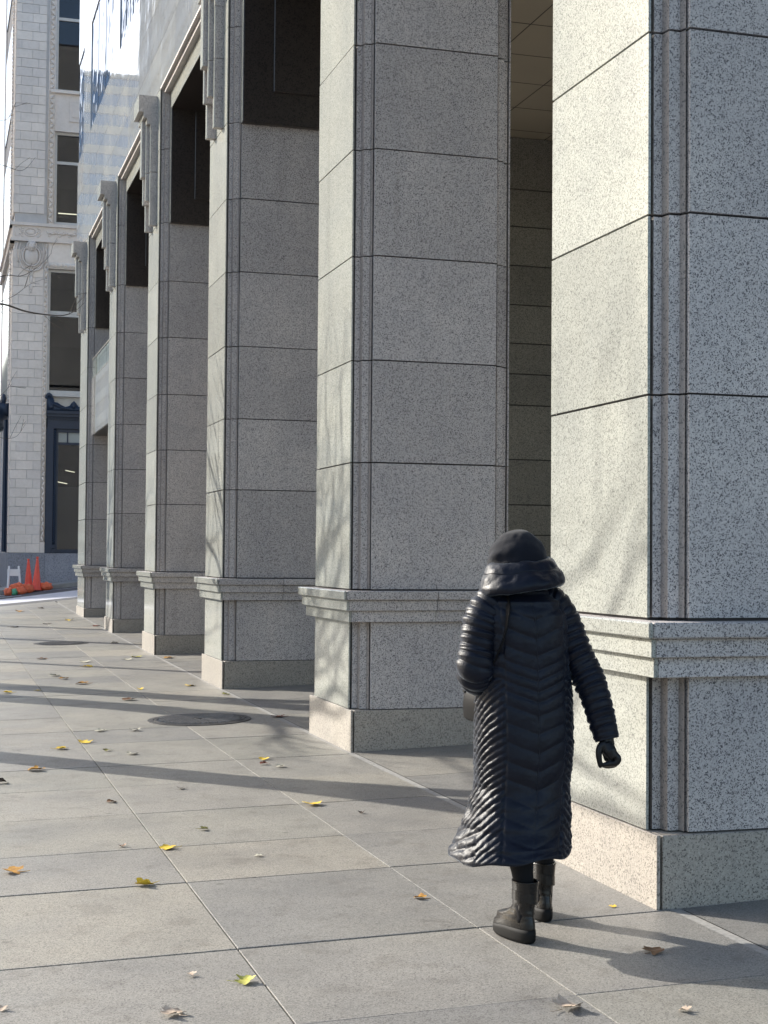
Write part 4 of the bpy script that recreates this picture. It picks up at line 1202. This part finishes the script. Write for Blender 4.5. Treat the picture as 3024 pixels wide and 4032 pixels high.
    for j in range(NR):
        for k in range(NH): f.append((j*NH+k,(j+1)*NH+k,(j+1)*NH+(k+1)%NH,j*NH+(k+1)%NH))
    obj('hat', mesh('hat', v, f, M['knit'], True), root)
    # right glove: palm, four curled fingers and thumb
    def S(px, py, dep=0.0):                    # side-view sketch of the hand: across, up, depth
        return Vector((0,0,0)) + rp*((px-1130)/503) + vp*dep + Vector((0,0,1.717-(py-1142)*.001955))
    D0 = .265                                     # depth of the hand plane along the view
    d0 = Vector(RW).dot(vp)
    g = MB()
    g.tube([S(1305,1575,d0),S(1308,1592,d0),S(1311,1603,d0)],[.036,.032,.030],14)
    for q in range(5):
        t = q/4; g.tube([S(1307,1598,d0+(t-.5)*.035),S(1314,1612,d0+(t-.5)*.055),S(1322,1626,d0+(t-.5)*.06)],[.026,.029,.022],10)
    for q in range(4):
        dd = d0+(q-1.5)*.0195; l = (0.9,1.0,.96,.82)[q]; yo = (q-1.5)*3.0
        pts = [S(1324,1620,dd),S(1331,1629+yo*.4,dd),S(1327,1640+yo*.7,dd),S(1328-16*l,1643+yo,dd),S(1328-31*l,1645+yo*.8,dd-.010)]
        g.tube(catmull(pts,4),[.016,.016,.0158,.0155,.0155,.0152,.015,.0148,.0143,.014,.0137,.0132,.0126,.012,.011,.0092,.007],10)
    g.tube(catmull([S(1304,1596,d0-.02),S(1294,1604,d0-.03),S(1290.5,1618,d0-.036),S(1292,1633,d0-.036),S(1295,1648,d0-.030)],4),[.021,.020,.019,.018,.017,.016,.0155,.0148,.014,.0135,.013,.0125,.012,.0115,.011,.0095,.007],10)
    g.tube([S(1310,1604,d0+.01),S(1314,1622,d0+.012),S(1318,1636,d0+.012)],[.022,.022,.018],10)
    g.tube([S(1306,1606,d0+.02),S(1308,1622,d0+.024),S(1311,1636,d0+.024)],[.018,.017,.014],10)
    gl = g.build('glove', M['glove'], root); remesh(gl, .0032, 3)
    # boots
    def boot(hx, hy, tx, ty, tilt=0.0, label=None):
        d = Vector((tx-hx,ty-hy,0)); ang = math.atan2(d.y,d.x)
        gz = G(ox+hx,oy+hy)-oz
        e = empty('tmp'); 
        rings = [ # z, back, front, half width
          (.046,-.004,.262,.0455),(.060,-.008,.266,.0475),(.078,-.006,.258,.0465),(.094,-.002,.235,.044),(.108,.002,.195,.0415),(.120,.004,.155,.040),(.134,.006,.128,.0395),(.150,.006,.114,.0405),(.170,.002,.110,.043),(.20,-.004,.108,.0465),(.235,-.008,.108,.049),(.252,-.010,.110,.0505)]
        R_ = []
        for a,b2 in zip(rings,rings[1:]):
            for q in range(3):
                t = q/3; R_.append(tuple(x+(y-x)*t for x,y in zip(a,b2)))
        R_.append(rings[-1])
        n = 40; v = []; f = []
        for i,(z,u0,u1,w) in enumerate(R_):
            uc = (u0+u1)/2; hl = (u1-u0)/2
            for k in range(n):
                a = 2*math.pi*k/n; ca,sa = math.cos(a),math.sin(a)
                wid = w*(1-.12*max(0,-ca)) if z < .12 else w
                zz = z-.018*max(0,(ca))*(1 if z < .09 else 0)
                cr = .0035*noise.noise(Vector((ca*3,sa*3,z*60)))*(1 if .10 < z < .2 else .3)
                v.append((uc+hl*math.copysign(abs(ca)**.85,ca)*(1+cr*6), (wid+cr)*math.copysign(abs(sa)**.85,sa), zz))
        for i in range(len(R_)-1):
            for k in range(n): f.append((i*n+k,i*n+(k+1)%n,(i+1)*n+(k+1)%n,(i+1)*n+k))
        f.append(tuple(range(n-1,-1,-1)))
        bpy.data.objects.remove(e)
        o = obj('boot', mesh('boot', v, f, M['boot'], True), root, (hx,hy,gz+.002), None, ang)
        # collar rim
        rim = MB(); z,u0,u1,w = rings[-1]
        pts = [((u0+u1)/2+(u1-u0)/2*math.cos(2*math.pi*k/32), w*math.sin(2*math.pi*k/32), z) for k in range(33)]
        rim.tube(pts,[.0045]*33,6,False); rim.build('rim', M['boot'], o, True)
        # wedge sole
        s = MB(); n = 40; v = []; f = []
        for j,(zs_,gr) in enumerate(((0,.0),(.012,.004),(.040,.005),(.056,.004))):
            for k in range(n):
                a = 2*math.pi*k/n; ca,sa = math.cos(a),math.sin(a)
                u = .129+(.133+gr)*math.copysign(abs(ca)**.8,ca); w = (.044+gr)*(1-.12*max(0,-ca))*math.copysign(abs(sa)**.8,sa)
                if j == 0: u = .129+(u-.129)*(.95 if ca < 0 else .93)
                zz = zs_*(1-.35*max(0,ca)) + (.012 if j == 0 and ca > .8 else 0)
                v.append((u,w,zz))
        for j in range(3):
            for k in range(n): f.append((j*n+k,j*n+(k+1)%n,(j+1)*n+(k+1)%n,(j+1)*n+k))
        f.append(tuple(range(n-1,-1,-1))); f.append(tuple(range(3*n,4*n)))
        s.add(v,f); s.build('sole', M['sole'], o, True)
        # strap and overlay
        st = MB()
        vv = []; ff = []; m_ = 22
        for k in range(m_+1):
            a = .5+k/m_*4.9; z = .185+.012*math.sin(a)
            for dz,ex in ((-.020,0),(-.020,.005),(.020,.005),(.020,0)):
                vv.append((.054+(.058+ex)*math.cos(a),(.0445+ex)*math.sin(a),z+dz))
        for k in range(m_):
            for q in range(4): ff.append((4*k+q,4*(k+1)+q,4*(k+1)+(q+1)%4,4*k+(q+1)%4))
        st.add(vv,ff); st.build('strap', M['boot'], o)
        o.rotation_euler = (0, tilt, ang)
        return o
    boot(-.015,-.150,-.075,.115)
    boot(.188,.165,.205,.43)
    return root
person = make_person()

def make_bag():
    ox, oy = -.85, 5.98; oz = G(ox,oy)
    root = empty('shoulder_bag', (ox-.178,oy+.10,oz+.905)); tag(root, 'black leather shoulder bag hanging at the woman\'s left hip', 'bag')
    b = MB(); n = 24; v = []; f = []
    rows = [(0,.02,.09),(.01,.028,.11),(.07,.030,.115),(.11,.024,.11),(.13,.014,.105),(.135,.005,.10)]
    for z,w,l in rows:
        for k in range(n):
            a = 2*math.pi*k/n; ca,sa = math.cos(a),math.sin(a)
            v.append((w*math.copysign(abs(ca)**.6,ca),l*math.copysign(abs(sa)**.6,sa),z))
    for j in range(len(rows)-1):
        for k in range(n): f.append((j*n+k,j*n+(k+1)%n,(j+1)*n+(k+1)%n,(j+1)*n+k))
    f.append(tuple(range(n-1,-1,-1))); f.append(tuple(range((len(rows)-1)*n,len(rows)*n)))
    b.add(v,f); b.build('bag_body', M['bag'], root, True)
    st = MB()
    def band(pts, w):
        P = catmull(pts,6); v=[]; f=[]
        for i,p in enumerate(P):
            t = (P[min(i+1,len(P)-1)]-P[max(i-1,0)]).normalized(); s = t.cross(Vector((-.6,.0,.6))).normalized()*w; nrm = t.cross(s).normalized()*.003
            for q in (s+nrm,-s+nrm,-s-nrm,s-nrm): v.append(p+q)
        for i in range(len(P)-1):
            for q in range(4): f.append((4*i+q,4*i+(q+1)%4,4*(i+1)+(q+1)%4,4*(i+1)+q))
        st.add(v,f)
    R0 = Vector((-.178,.10,.905))
    def L(p): return Vector(p)-R0
    band([L((-.20,.185,1.02)),L((-.17,.17,1.25)),L((-.12,.12,1.43)),L((-.105,.01,1.482)),L((-.112,-.098,1.432)),L((-.128,-.143,1.36)),L((-.150,-.135,1.25)),L((-.20,.015,1.02))], .011)
    st.build('strap', M['bag'], root)
    for y in (-.085,.085): obj('ring', MB().add(*tube_vf([(.012*math.cos(a),y,.14+.012*math.sin(a)) for a in [2*math.pi*k/12 for k in range(13)]],[.0025]*13,6,False)).mesh('ring', M['metal'], True), root)
make_bag()
